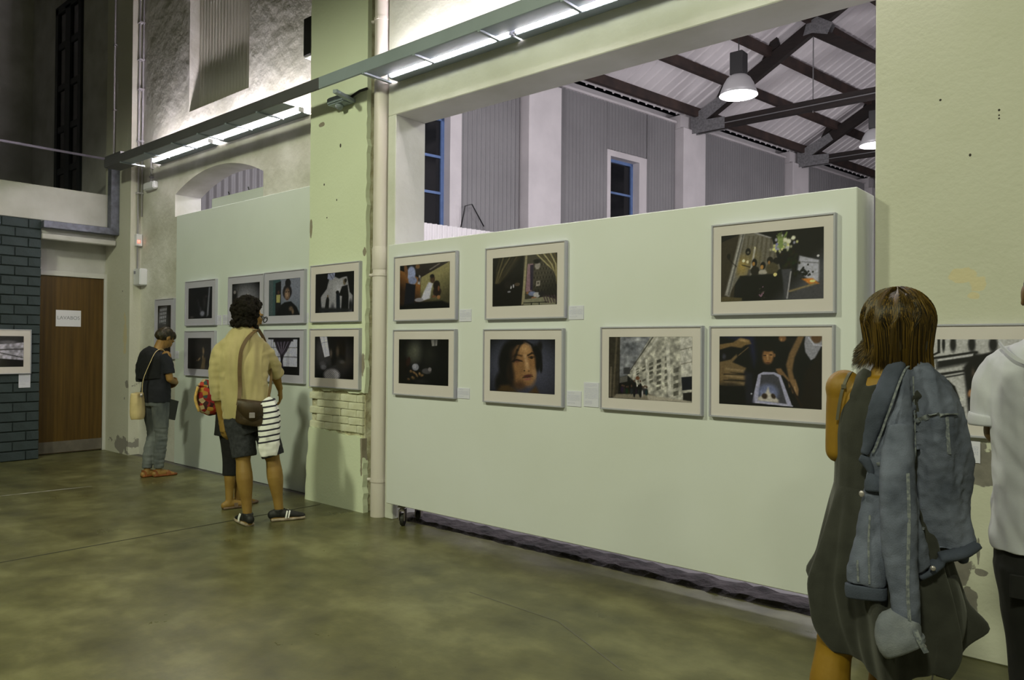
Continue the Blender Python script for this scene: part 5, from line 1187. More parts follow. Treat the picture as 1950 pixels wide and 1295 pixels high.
    ribbon([(0.154, -0.175, 0.970), (0.184, -0.120, 1.103), (0.196, -0.060, 1.236), (0.184, 0.120, 1.346), (0.146, 0.140, 1.522), (0.100, 0.070, 1.611), (0.088, 0.030, 1.619)], .028, .004, 'strap', 'strap_brown', b, wd=(.4, 0, .8))
    # striped sweater tucked over the bag strap
    w_ = empty('striped_sweater', (-5.846, 3.356, 0), 1.0496); tag(w_, 'white sweater with navy stripes hanging from the brown shoulder bag', 'sweater')
    W = [loft([(*(0.154, -0.200, 1.045), .045, .035), (*(0.184, -0.220, 0.970), .058, .040), (*(0.196, -0.230, 0.860), .070, .040), (*(0.184, -0.225, 0.727), .080, .036), (*(0.175, -0.220, 0.630), .076, .032), (*(0.179, -0.220, 0.577), .064, .026)], 20, 4, e=2.6),
         loft([(*(0.196, -0.170, 1.037), .038, .04), (*(0.229, -0.150, 0.926), .036, .05), (*(0.234, -0.130, 0.772), .034, .05), (*(0.238, -0.120, 0.648), .036, .045)], 16, 4),
         loft([(*(0.125, -0.210, 1.014), .03, .03), (*(0.113, -0.200, 0.859), .026, .026), (*(0.117, -0.190, 0.726), .024, .022)], 14, 4)]
    blob('knit', W, 'striped_knit', w_, .006, 2, lambda p, n: .012*aniso(p, 26, 14, 4, 7)+.004*nz(p, 30, 3))
man_olive()

# ---------------------------------------------------------------- person behind him with the red bag
def person_behind():
    r = empty('person', (-6.447, 3.545, 0), 1.068); tag(r, 'person in black cropped leggings and sandals mostly hidden behind the olive shirt', 'person')
    hc = (0.054, 0.040, 1.498)
    lsh, lel, lwr = (-0.103, 0.000, 1.281), (-0.162, 0.030, 1.065), (-0.112, 0.140, 0.921)
    rsh, rel, rwr = (0.157, 0.000, 1.283), (0.180, 0.030, 0.996), (0.162, 0.200, 0.900)
    lhp, lkn, lan = (-0.009, 0.000, 0.803), (0.004, 0.000, 0.458), (0.000, -0.020, 0.064)
    rhp, rkn, ran = (0.099, 0.020, 0.803), (0.099, 0.060, 0.458), (0.072, 0.100, 0.123)
    P, M3 = head_parts(hc, yaw=.5, pitch=.1)
    P.append(loft([(*(0.040, 0.000, 1.282), .06, .055), (*(0.045, 0.010, 1.378), .048, .05), (*(0.054, 0.020, 1.450), .046, .05)], 12, 3))
    P.append(loft([(*(0.040, 0.010, 0.745), .155, .11), (*(0.040, 0.000, 0.923), .135, .10), (*(0.036, 0.000, 1.114), .14, .105), (*(0.036, 0.000, 1.258), .13, .085), (*(0.040, 0.000, 1.330), .07, .06)], 18, 4))
    P += arm(lsh, lel, lwr, .9)+arm(rsh, rel, rwr, .9)+hand(lwr, V(.3, 1, -.2), V(0, 0, -1), 1, .6, .92)+hand(rwr, V(.1, 1, -.1), V(0, 0, -1), -1, .5, .92)
    P += [leg(lhp, lkn, lan, .95), leg(rhp, rkn, ran, .95)]+foot(lan, (1, .35, 0), .22, .042)+foot(ran, (1, .6, 0), .22, .042)
    blob('body', P, 'skin_man', r, .0068, 3); eyes(hc, M3, r)
    T = [loft([(*(0.040, 0.000, 0.669), .178, .13), (*(0.040, 0.000, 0.851), .165, .122), (*(0.036, 0.000, 1.067), .155, .118), (*(0.036, 0.000, 1.244), .148, .10), (*(0.040, 0.000, 1.321), .075, .07)], 20, 4),
         loft([(*(-0.072, 0.000, 1.291), .066), (*(-0.126, 0.010, 1.161), .058), (*(-0.144, 0.020, 1.099), .054)], 14, 3), loft([(*(0.126, 0.000, 1.293), .066), (*(0.171, 0.010, 1.164), .058), (*(0.180, 0.020, 1.101), .054)], 14, 3)]
    blob('top', T, 'black_knit', r, .008, 2, lambda p, n: .006*aniso(p, 14, 10, 5, 2))
    G = [loft([(*(-0.009, 0.000, 0.745), .10, .105), (*(0.004, 0.000, 0.563), .082, .085), (*(0.009, 0.000, 0.419), .070, .072), (*(0.004, -0.010, 0.299), .068, .07)], 16, 4), loft([(*(0.090, 0.020, 0.746), .10, .105), (*(0.099, 0.040, 0.564), .08, .085), (*(0.099, 0.060, 0.420), .07, .072), (*(0.090, 0.070, 0.315), .066, .068)], 16, 4), loft([(*(0.040, 0.000, 0.851), .16, .12), (*(0.040, 0.000, 0.683), .165, .125)], 18, 3)]
    blob('leggings', G, 'black_knit', r, .008, 2, lambda p, n: .004*aniso(p, 12, 12, 8, 4))
    H = [ellip(V(*hc)+V(0, -.02, .03), (.09, .10, .095)), ellip(V(*hc)+V(0, -.06, -.06), (.08, .06, .09))]
    blob('hair', H, 'hair_brown', r, .007, 2, lambda p, n: .004*aniso(p, 60, 60, 10, 4))
    for a, d in ((lan, (1, .35, 0)), (ran, (1, .6, 0))):
        a = V(*a); d = Vector(d).normalized(); s = V(d.y, -d.x, 0); q = lambda f, z: (a.x+d.x*.22*f, a.y+d.y*.22*f, z)
        so = MB().add(*loft([(*q(-.26, .012), .036, .013), (*q(.05, .012), .040, .013), (*q(.4, .012), .046, .013), (*q(.7, .012), .048, .013), (*q(.9, .013), .036, .012)], 16, 3, xa=s, e=3)).build('sandal', 'sandal_brown', r, smooth=True)
        for f in (.22, .5):
            ribbon([Vector(q(f, .015))-s*.048, Vector(q(f, .055-.03*f))-s*.036, Vector(q(f, .082-.06*f)), Vector(q(f, .055-.03*f))+s*.036, Vector(q(f, .015))+s*.048], .034, .004, 'sandal_strap', 'sandal_brown', so, wd=tuple(d))
    b = empty('shoulder_bag', (-6.447, 3.545, 0), 1.068); tag(b, 'red and yellow patterned fabric bag hanging behind the olive shirt', 'bag')
    c = V(*(-0.193, -0.020, 1.002))
    blob('bag_body', [ellip(c+V(.02, .02, .0), (.118, .075, .155)), ellip(c+V(.05, .03, -.035), (.11, .07, .11)), loft([(c.x-.02, c.y, c.z+.10, .07, .05), (c.x, c.y+.02, c.z+.165, .05, .035)], 14, 2)], 'red_pattern', b, .007, 3, lambda p, n: .012*aniso(p, 9, 9, 12, 3)+.005*nz(p, 26, 1))
    MB().add(*loft([(c.x-.080, c.y-.035, c.z+.11, .012, .02), (c.x-.100, c.y-.02, c.z+.0, .014, .026), (c.x-.068, c.y-.03, c.z-.11, .012, .02)], 12, 4)).build('side_panel', mat('yellow_trim', A(190,156,70), A(150,130,60), scale=40, rough=.8), b, smooth=True)
    ribbon([(c.x, c.y, c.z+.15), (-0.117, -0.060, 1.223), (-0.067, -0.070, 1.329), (-0.036, 0.000, 1.344)], .03, .005, 'strap', 'red_pattern', b, wd=(.8, .3, 0))
person_behind()

# ---------------------------------------------------------------- person with the bowed head at the far left
def person_left():
    RZ = 1.1524-.95
    r = empty('person', (-8.573, 3.812, 0), RZ); tag(r, 'person in a dark shirt and pale jeans bowing the head beside the tall frame', 'person')
    hc = (.0, .115, 1.555)
    lsh, lel, lwr = (-.155, .02, 1.365), (-.20, .05, 1.10), (-.06, .23, 1.08)
    rsh, rel, rwr = (.155, .02, 1.365), (.20, .03, 1.10), (.06, .22, 1.05)
    lhp, lkn, lan = (-.075, .0, .86), (-.07, .03, .47), (-.06, -.05, .085)
    rhp, rkn, ran = (.075, .0, .86), (.06, .04, .47), (.03, .03, .085)
    P, M3 = head_parts(hc, yaw=.12, pitch=.75, s=.98)
    P.append(loft([(0, .01, 1.38, .062, .056), (0, .035, 1.45, .05, .052), (0, .07, 1.52, .048, .052)], 12, 3))
    P.append(loft([(0, .01, .84, .155, .115), (0, .01, .93, .16, .12), (0, .01, 1.06, .135, .10), (0, .0, 1.22, .145, .11), (0, -.01, 1.34, .14, .095), (0, .0, 1.40, .07, .062)], 18, 4))
    P += arm(lsh, lel, lwr, .92)+arm(rsh, rel, rwr, .92)+hand(lwr, V(1, .15, -.05), V(0, -1, -.2), -1, .5, .92)+hand(rwr, V(-.9, .3, -.3), V(0, -1, -.2), 1, .6, .92)
    P += [leg(lhp, lkn, lan, .96), leg(rhp, rkn, ran, .96)]+foot(lan, (.1, 1, 0), .22, .042)+foot(ran, (.2, 1, 0), .22, .042)
    blob('body', P, 'skin_dim', r, .0068, 3); eyes(hc, M3, r, .98)
    def f(p, n): return .009*aniso(p, 12, 10, 4, 3)+.004*nz(p, 26, 4)
    T = [loft([(0, .0, .84, .178, .135), (0, .0, .96, .178, .14), (0, .0, 1.1, .165, .13), (0, -.012, 1.24, .168, .135), (0, -.015, 1.35, .160, .115), (0, .0, 1.42, .078, .072)], 22, 4)]
    tee = blob('tee_shirt', T+[loft([(-.13, .0, 1.36, .068, .07), (-.175, .025, 1.26, .064), (-.19, .035, 1.17, .062)], 14, 3), loft([(.13, .0, 1.36, .068, .07), (.175, .025, 1.26, .064), (.192, .03, 1.16, .062)], 14, 3)], 'navy_tee', r, .008, 2, f)
    blob('draped_shirt', [loft([(-.02, -.05, 1.10, .175, .105), (-.02, -.055, 1.24, .182, .105), (-.01, -.045, 1.36, .172, .095), (0, -.01, 1.43, .085, .075)], 20, 4), loft([(-.19, -.03, 1.06, .05, .075), (-.18, -.03, 1.25, .06, .085), (-.13, -.02, 1.38, .06, .06)], 14, 3)], 'navy_shirt', r, .008, 2, f)
    J = [loft([(0, .0, .80, .165, .13), (0, .0, .92, .168, .13)], 18, 3), loft([(-.075, .0, .88, .098, .11), (-.075, .015, .68, .083, .09), (-.07, .03, .47, .064, .068), (-.064, -.02, .28, .064, .066), (-.06, -.05, .10, .050, .054)], 16, 4), loft([(.075, .0, .88, .098, .11), (.07, .02, .68, .083, .09), (.06, .04, .47, .064, .068), (.045, .03, .28, .064, .066), (.03, .03, .10, .050, .054)], 16, 4)]
    blob('jeans', J, 'jeans_pale', r, .007, 2, lambda p, n: (.007*aniso(p, 9, 9, 34, 3) if p.z < .55 else .004*aniso(p, 14, 10, 10, 3)))
    H = [ellip(V(*hc)+M3 @ V(0, -.026, .036), (.086, .094, .088), M3), ellip(V(*hc)+M3 @ V(0, -.052, .005), (.080, .072, .078), M3), ellip(V(*hc)+M3 @ V(0, .03, .075), (.066, .060, .045), M3)]
    hp = blob('hair', H, mat('hair_streak', (.012,.008,.003), (.075,.052,.018), scale=40, stretch=(1,1,.4), rough=.5, lo=.42, hi=.72, bump=.5, bscale=60), r, .006, 2, lambda p, n: .008*aniso(p, 40, 40, 18, 4))
    for a, d in ((lan, (.1, 1, 0)), (ran, (.2, 1, 0))):
        a = V(*a); d = Vector(d).normalized(); s = V(d.y, -d.x, 0); q = lambda f_, z: (a.x+d.x*.22*f_, a.y+d.y*.22*f_, z)
        so = MB().add(*loft([(*q(-.26, .018), .038, .018), (*q(.05, .016), .042, .016), (*q(.4, .014), .048, .014), (*q(.7, .014), .05, .014), (*q(.9, .013), .038, .012)], 16, 3, xa=s, e=3)).build('sandal', 'sandal_tan', r, smooth=True)
        ribbon([Vector(q(.45, .015))-s*.05, Vector(q(.42, .045))-s*.036, Vector(q(.40, .062)), Vector(q(.42, .045))+s*.036, Vector(q(.45, .015))+s*.05], .05, .005, 'sandal_strap', 'sandal_tan', so, wd=tuple(d))
        ribbon([Vector(q(-.1, .02))-s*.042, Vector(q(-.2, .07))-s*.03, Vector(q(-.26, .075)), Vector(q(-.2, .07))+s*.03, Vector(q(-.1, .02))+s*.042], .018, .004, 'heel_strap', 'sandal_tan', so, wd=(0, 0, 1))
    b = empty('shoulder_bag', (-8.573, 3.812, 0), RZ); tag(b, 'cream bucket bag hanging from a long strap on the bowed person', 'bag')
    c = V(-.02, -.20, .81)
    blob('bag_body', [loft([(c.x, c.y, c.z-.15, .085, .050), (c.x, c.y, c.z-.09, .105, .060), (c.x, c.y, c.z+.05, .118, .060), (c.x, c.y, c.z+.14, .120, .045)], 20, 4, e=2.8, xa=(.55, -.84, 0))], 'cream_bag', b, .007, 2, lambda p, n: .006*aniso(p, 18, 18, 6, 3))
    ribbon([(c.x+.10, c.y-.02, c.z+.12), (.07, -.20, 1.10), (.11, -.15, 1.28), (.10, -.075, 1.40), (.085, .02, 1.428), (.09, .10, 1.34)], .034, .005, 'strap', 'cream_bag', b, wd=(.8, -.5, .1))
    MB().tube([(c.x+.10, c.y-.03, c.z+.10), (c.x+.10, c.y-.03, c.z+.14)], .014, 8).build('ring_clasp', 'buckle', b, smooth=True)
    n = empty('notebook', (-8.573, 3.812, 0), RZ); tag(n, 'thin dark notebook held in front of the bowed person', 'notebook')
    m_ = MB().box(-.012, .012, -.07, .07, -.11, .11); o = m_.build('cover', 'black_plastic', n, bevel=.002); o.location = (.11, .13, .75); o.rotation_euler = (-.25, 0, .2)
    m_ = MB().box(-.009, .009, -.066, .072, -.106, .106); m_.build('pages', 'paper', o)
person_left()

# ---------------------------------------------------------------- person in the grey dress with a denim jacket over the shoulder
def woman_dress():
    RP, RZ = (-.665, 2.596, 0), .2508
    r = empty('person', RP, RZ); tag(r, 'person with brown bobbed hair in a dark grey sleeveless dress seen from behind', 'person')
    hc = (0.031, 0.035, 1.561)
    lsh, lel, lwr = (-0.125, 0.000, 1.370), (-0.143, -0.005, 1.169), (-0.075, 0.220, 1.157)
    rsh, rel, rwr = (0.123, 0.000, 1.367), (0.173, 0.000, 1.172), (0.105, 0.210, 1.192)
    lhp, lkn, lan = (-0.075, 0.000, 0.840), (-0.152, -0.040, 0.522), (-0.194, -0.060, 0.138)
    rhp, rkn, ran = (0.067, 0.000, 0.841), (0.007, 0.020, 0.490), (0.000, 0.020, 0.107)
    P, M3 = head_parts(hc, yaw=.35, pitch=.12, s=.98)
    P.append(loft([(*(0.000, 0.000, 1.378), .075, .06), (*(0.007, 0.000, 1.421), .056, .054), (*(0.021, 0.015, 1.475), .048, .052), (*(0.028, 0.020, 1.525), .046, .05)], 16, 4))
    P.append(loft([(*(-0.003, 0.000, 0.790), .165, .12), (*(-0.003, 0.000, 0.924), .16, .12), (*(-0.003, 0.000, 1.107), .135, .10), (*(-0.001, 0.000, 1.241), .142, .11), (*(0.000, 0.000, 1.349), .148, .095), (*(0.000, 0.000, 1.411), .085, .066)], 22, 4))
    P += arm(lsh, lel, lwr, 1.0)+arm(rsh, rel, rwr, .95)
    P.append(ellip(lsh, (.058, .058, .062)))
    P += hand(lwr, V(.9, .4, 0), V(0, -.4, -1), -1, .5, .92)+hand(rwr, V(-.9, .3, .1), V(0, -.4, -1), 1, .5, .92)
    P += [leg(lhp, lkn, lan, 1.02, calf=.060), leg(rhp, rkn, ran, 1.02, calf=.060)]+foot(lan, (-.2, 1, 0), .22, .042)+foot(ran, (.2, 1, 0), .22, .042)
    blob('body', P, 'skin_tan', r, .0058, 3); eyes(hc, M3, r, .98)
    for a, d in ((lan, (-.2, 1, 0)), (ran, (.2, 1, 0))):
        a = V(*a); d = Vector(d).normalized(); s = V(d.y, -d.x, 0); q = lambda f, z: (a.x+d.x*.22*f, a.y+d.y*.22*f, z)
        so = MB().add(*loft([(*q(-.26, .012), .038, .013), (*q(.05, .012), .042, .013), (*q(.4, .012), .048, .013), (*q(.7, .012), .05, .013), (*q(.9, .013), .038, .012)], 16, 3, xa=s, e=3)).build('sandal', 'sandal_tan', r, smooth=True)
        ribbon([Vector(q(.45, .015))-s*.05, Vector(q(.42, .045))-s*.036, Vector(q(.40, .062)), Vector(q(.42, .045))+s*.036, Vector(q(.45, .015))+s*.05], .05, .005, 'sandal_strap', 'sandal_tan', so, wd=tuple(d))
    # bodice
    def bf(p, n): return .004*aniso(p, 16, 12, 4, 3)
    D = [loft([(*(-0.006, 0.000, 1.049), .152, .118), (*(-0.004, 0.000, 1.141), .150, .118), (*(-0.003, -0.002, 1.241), .152, .124), (*(-0.006, -0.004, 1.316), .140, .112), (*(-0.009, -0.004, 1.366), .118, .098), (*(-0.015, -0.004, 1.394), .098, .088)], 24, 4),
         loft([(*(-0.081, 0.000, 1.347), .042, .090), (*(-0.069, 0.000, 1.394), .030, .066), (*(-0.057, 0.010, 1.420), .022, .040)], 14, 3), loft([(*(0.075, 0.000, 1.355), .045, .095), (*(0.069, 0.000, 1.405), .030, .068), (*(0.057, 0.010, 1.431), .026, .050)], 14, 3)]
    dr = blob('dress_bodice', D, 'dress_grey', r, .0058, 2, bf)
    # skirt: open bell with folds, uneven hem
    rows = [(925, 1686, .150, .118, 0), (960, 1684, .160, .130, .004), (1010, 1682, .172, .145, .010), (1060, 1682, .186, .158, .016), (1110, 1684, .202, .170, .022), (1160, 1690, .202, .172, .028), (1198, 1693, .196, .168, .030), (1228, 1696, .182, .160, .026), (1258, 1700, .162, .148, .018)]
    R = cat_rom([((px-1690)*.001494, 1.5+(664.6-py)*.001668, a, b, w) for py, px, a, b, w in rows], 5); n = 160; m_ = MB()
    def ring(i, inn):
        x0, z, a, b, w = R[i]; t0 = i/(len(R)-1)
        for j in range(n):
            t = 2*math.pi*j/n; c, s = math.cos(t), math.sin(t)
            f = w*(math.sin(7*t+.6)+.6*math.sin(13*t+2+z*3)+.4*math.sin(19*t+1))
            f += .010*w/.03*mnoise.noise(V(c*3, s*3, z*6))
            hz = z+.018*t0**2+t0**3*(.030*math.sin(2*t+2.2)+.018*math.sin(5*t))-.034*t0**2*c
            bul = .030*math.exp(-((t-math.pi)/.35)**2)*math.exp(-((z-.74)/.05)**2)+.060*math.exp(-((t-.05 if t < math.pi else t-2*math.pi-.05)/.22)**2)*math.exp(-((z-.66)/.05)**2)
            k = -.004 if inn else 0
            m_.v.append((x0+(a+f+bul+k)*c, (b+f*.8+k)*s, hz))
    for i in range(len(R)): ring(i, False)
    for i in range(len(R)-1, -1, -1): ring(i, True)
    m = 2*len(R); m_.f = [(i*n+j, i*n+(j+1) % n, (i+1)*n+(j+1) % n, (i+1)*n+j) for i in range(m-1) for j in range(n)]
    m_.build('dress_skirt', 'dress_grey', r, smooth=True)
    # pointed pocket drapes low on the skirt
    for rows_ in ([(*(-0.172, -0.020, 0.806), .020, .05), (*(-0.194, -0.030, 0.739), .026, .07), (*(-0.200, -0.030, 0.672), .020, .07), (*(-0.176, -0.030, 0.605), .016, .05)], [(*(0.164, -0.020, 0.809), .03, .06), (*(0.182, -0.030, 0.709), .034, .07), (*(0.188, -0.030, 0.649), .022, .05), (*(0.164, -0.030, 0.583), .022, .05)]):
        blob('dress_drape', [loft(rows_, 14, 4)], 'dress_grey', r, .006, 2, lambda p, n: .008*aniso(p, 16, 12, 10, 3))
    ribbon([(-0.102, 0.045, 1.420), (-0.108, -0.030, 1.422), (-0.123, -0.060, 1.386), (-0.134, -0.066, 1.340), (-0.143, -0.064, 1.273)], .009, .003, 'bra_strap', 'strap_dark', r, wd=(1, 0, .1))
    MB().box(-.007, .007, -.003, .003, -.006, .006).build('strap_slider', 'strap_dark', r).location = V(*(-0.124, -0.066, 1.380))
    # hair
    O = V(*hc)
    blob('hair', [ellip(O+V(-.002, -.018, .030), (.094, .104, .096)), ellip(O+V(0, -.045, -.04), (.084, .070, .07)), loft([(O.x, O.y-.05, O.z-.03, .086, .060), (O.x-.004, O.y-.052, O.z-.085, .080, .050), (O.x-.006, O.y-.05, O.z-.118, .066, .040)], 16, 3)], 'hair_brown', r, .006, 2, lambda p, n: .004*aniso(p, 70, 70, 8, 2))
    Rg = random.Random(3)
    def path(u, v, t, q):
        a = math.pi*(-.5)+(u-.5)*2*math.pi*.80          # around the head, centred on the back
        hs = (math.sin(u*987.13+v*417.1)*4375.85) % 1.0
        top = 1.53*(1-v)**1.2
        ph = top+(-.15-top)*min(t/.62, 1)               # elevation angle on the skull
        k = max(0, (t-.62)/.38)
        rad = (1.0+.05*v) ; rx, ry, rz_ = .100*rad, .108*rad, .100*rad
        x = rx*math.cos(ph)*math.cos(a); y = ry*math.cos(ph)*math.sin(a); z = rz_*math.sin(ph)
        side = abs(math.cos(a))
        dn = k*(.130+.03*v*(1-side)-.045*side*(1-v))*(.74+.40*hs)
        x *= 1-.20*k*(1-side*.25); y *= 1-.30*k
        fl = max(0, k-.6)/.4
        lf = min(1, max(0, (-math.cos(a)-.2)/.7)); x += fl*(.014+.016*hs)*math.cos(a)*(.5+1.1*lf*lf); z += fl*.012*side
        w = .0045*math.sin(9*u*6.28+t*3)
        return (O.x-.002+x+w, O.y-.018+y+w*.5, O.z+.028+z-dn+.01*math.sin(u*40))
    strands('hair_locks', r, 'hair_lock', 7200, path, 4, .0012, ((.008,.0045,.0015), (.20,.115,.018)), 10)

    # denim jacket
    j = empty('denim_jacket', RP, RZ); tag(j, 'blue denim jacket draped over the shoulder of the grey dress', 'jacket')
    def jf(p, n): return .017*aniso(p, 18, 10, 3.2, 3)-.015*abs(aniso(p, 24, 18, 6, 8))-.006*abs(aniso(p, 30, 30, 26, 2))+.002*nz(p, 60, 5)
    S = [loft([(*(0.048, -0.020, 1.438), .040, .075), (*(0.090, -0.010, 1.405), .062, .090), (*(0.117, 0.000, 1.334), .078, .108), (*(0.127, -0.010, 1.242), .090, .115), (*(0.134, -0.010, 1.142), .092, .110), (*(0.134, -0.015, 1.042), .088, .100), (*(0.149, -0.020, 0.959), .084, .092), (*(0.164, -0.020, 0.905), .078, .085)], 24, 4, e=2.3),
         loft([(*(0.039, -0.060, 1.433), .030, .03), (*(0.033, -0.115, 1.341), .050, .028), (*(0.018, -0.135, 1.224), .068, .030), (*(0.009, -0.145, 1.107), .072, .032), (*(0.015, -0.150, 0.991), .070, .034), (*(0.048, -0.150, 0.891), .062, .034), (*(0.082, -0.145, 0.841), .046, .030)], 18, 4, e=2.6),
         ellip((0.182, 0.000, 1.159), (.05, .09, .09))]
    body = blob('jacket_body', S, 'denim_jacket', j, .0055, 2, jf)
    # front edge with pocket and waistband, hanging left of the sleeve
    F = [loft([(*(-0.033, -0.150, 1.099), .026, .022), (*(-0.039, -0.165, 1.024), .036, .022), (*(-0.042, -0.178, 0.923), .046, .024), (*(-0.052, -0.190, 0.840), .054, .024), (*(-0.055, -0.195, 0.798), .055, .022)], 18, 4, e=3)]
    fr = blob('front_panel', F, 'denim_jacket', j, .0055, 2, lambda p, n: .007*aniso(p, 24, 14, 8, 2)+.003*nz(p, 40, 2))
    MB().add(*loft([(*(-0.055, -0.195, 0.797), .057, .024), (*(-0.055, -0.196, 0.780), .058, .025), (*(-0.054, -0.196, 0.760), .056, .023)], 20, 3, e=3)).build('waistband', 'denim_dark', fr, smooth=True)
    MB().add(*loft([(*(-0.027, -0.165, 1.119), .022, .014), (*(-0.033, -0.172, 1.099), .028, .016), (*(-0.034, -0.176, 1.074), .026, .014)], 16, 3, e=3)).build('pocket_flap', 'denim_dark', fr, smooth=True)
    v, f = ellip((-0.067, -0.190, 1.067), (.008, .005, .010)); MB().add(v, f).build('button', 'buckle', fr, smooth=True)
    v, f = ellip((-0.103, -0.200, 0.779), (.005, .005, .006)); MB().add(v, f).build('button', 'buckle', fr, smooth=True)
    # hanging sleeve with turned-up cuff
    SL_ = [loft([(*(0.033, -0.150, 1.274), .034, .026), (*(0.027, -0.172, 1.174), .046, .034), (*(0.027, -0.190, 1.058), .050, .038), (*(0.033, -0.205, 0.941), .047, .040), (*(0.042, -0.215, 0.841), .042, .038), (*(0.048, -0.220, 0.758), .038, .036), (*(0.048, -0.222, 0.707), .038, .036)], 22, 4, e=2.5)]
    sl = blob('sleeve', SL_, 'denim_jacket', j, .005, 2, lambda p, n: .006*aniso(p, 20, 14, 5, 6)+.003*nz(p, 40, 1))
    cf = MB().add(*loft([(*(0.048, -0.222, 0.734), .040, .040), (*(0.042, -0.224, 0.717), .052, .046), (*(0.033, -0.226, 0.694), .062, .050), (*(0.036, -0.228, 0.664), .066, .050), (*(0.048, -0.228, 0.641), .062, .046)], 30, 3, e=2.5, xa=(1, 0, -.38))).build('cuff', 'denim_pale', sl, smooth=True)
    for v_ in cf.data.vertices: v_.co += V(0, -1, .3)*(.010*aniso(v_.co, 34, 20, 20, 6))
    ribbon([(0.072, -0.268, 0.711), (0.082, -0.276, 0.688), (0.100, -0.272, 0.655)], .014, .005, 'cuff_edge', 'denim_seam', cf)
    v, f = ellip((0.093, -0.268, 0.668), (.008, .006, .009)); MB().add(v, f).build('button', 'buckle', cf, smooth=True)
    # lower edge over the arm: waistband piece
    wb = blob('waistband', [loft([(*(0.082, -0.150, 0.828), .012, .020), (*(0.111, -0.135, 0.848), .014, .024), (*(0.134, -0.115, 0.872), .014, .030)], 12, 4, xa=(0, 0, 1)), loft([(*(0.137, -0.112, 0.885), .016, .03), (*(0.187, -0.098, 0.899), .017, .034), (*(0.227, -0.055, 0.923), .016, .034)], 12, 4, xa=(0, 0, 1))], 'denim_dark', j, .005, 1)
    v, f = ellip((0.120, -0.168, 0.865), (.008, .005, .008)); MB().add(v, f).build('button', 'buckle', wb, smooth=True)
    blob('far_sleeve_end', [loft([(*(0.187, 0.020, 0.926), .034, .04), (*(0.203, 0.020, 0.876), .026, .03), (*(0.214, 0.020, 0.846), .012, .016)], 12, 4)], 'denim_dark', j, .005, 1)
    # collar along the front edge
    blob('collar', [loft([(*(0.057, 0.010, 1.458), .020, .030), (*(0.021, -0.065, 1.441), .030, .018), (*(-0.009, -0.128, 1.366), .030, .012), (*(-0.033, -0.145, 1.291), .026, .011), (*(-0.051, -0.152, 1.215), .018, .010), (*(-0.060, -0.154, 1.180), .012, .009)], 16, 4, xa=(1, 0, .35))], 'denim_dark', j, .005, 1, lambda p, n: .003*nz(p, 40, 3))
    ribbon([(0.078, -0.020, 1.458), (0.048, -0.088, 1.436), (0.021, -0.150, 1.366), (-0.003, -0.163, 1.291), (-0.027, -0.166, 1.216), (-0.039, -0.165, 1.187)], .006, .004, 'collar_edge', 'denim_seam', j)
    blob('lapel_tip', [loft([(*(-0.075, -0.150, 1.170), .012, .008), (*(-0.057, -0.152, 1.160), .016, .01), (*(-0.042, -0.155, 1.124), .010, .008), (*(-0.051, -0.155, 1.099), .006, .006)], 12, 4)], 'denim_dark', j, .004, 1)
    # raised seams laid on the nearest cloth surface
    from mathutils.bvhtree import BVHTree
    dg = bpy.context.evaluated_depsgraph_get()
    def seam(obj, pts, w=.011, t=.003):
        bt = BVHTree.FromPolygons([v.co for v in obj.data.vertices], [p.vertices for p in obj.data.polygons]); P_ = []
        for q in cat_rom(pts, 6):
            h = bt.ray_cast(V(q[0], -.6, q[2]), V(0, 1, 0))
            if h[0] is not None: P_.append(h[0]+V(0, -.0012, 0))
        if len(P_) > 2: ribbon(P_[::2] if len(P_) > 6 else P_, w, t, 'seam', 'denim_seam', obj)
    seam(body, [(0.075, 0.000, 1.282), (0.112, 0.000, 1.299), (0.149, 0.000, 1.309), (0.182, 0.000, 1.309)], .016)
    seam(body, [(0.158, 0.000, 1.301), (0.160, 0.000, 1.242), (0.164, 0.000, 1.192)], .010)
    seam(body, [(0.070, 0.000, 1.417), (0.072, 0.000, 1.342), (0.075, 0.000, 1.241), (0.076, 0.000, 1.108)], .004)
    seam(body, [(-0.027, 0.000, 1.154), (0.007, 0.000, 1.161), (0.052, 0.000, 1.141)], .010)
    seam(body, [(0.093, 0.000, 0.975), (0.111, 0.000, 0.942), (0.128, 0.000, 0.908)], .010)
    seam(sl, [(0.054, 0.000, 1.141), (0.057, 0.000, 1.024), (0.055, 0.000, 0.908), (0.054, 0.000, 0.808), (0.060, 0.000, 0.716)], .009)
    seam(fr, [(-0.045, 0.000, 1.007), (-0.048, 0.000, 0.923), (-0.045, 0.000, 0.810)], .006); seam(fr, [(-0.078, 0.000, 0.873), (-0.075, 0.000, 0.810)], .006)
woman_dress()

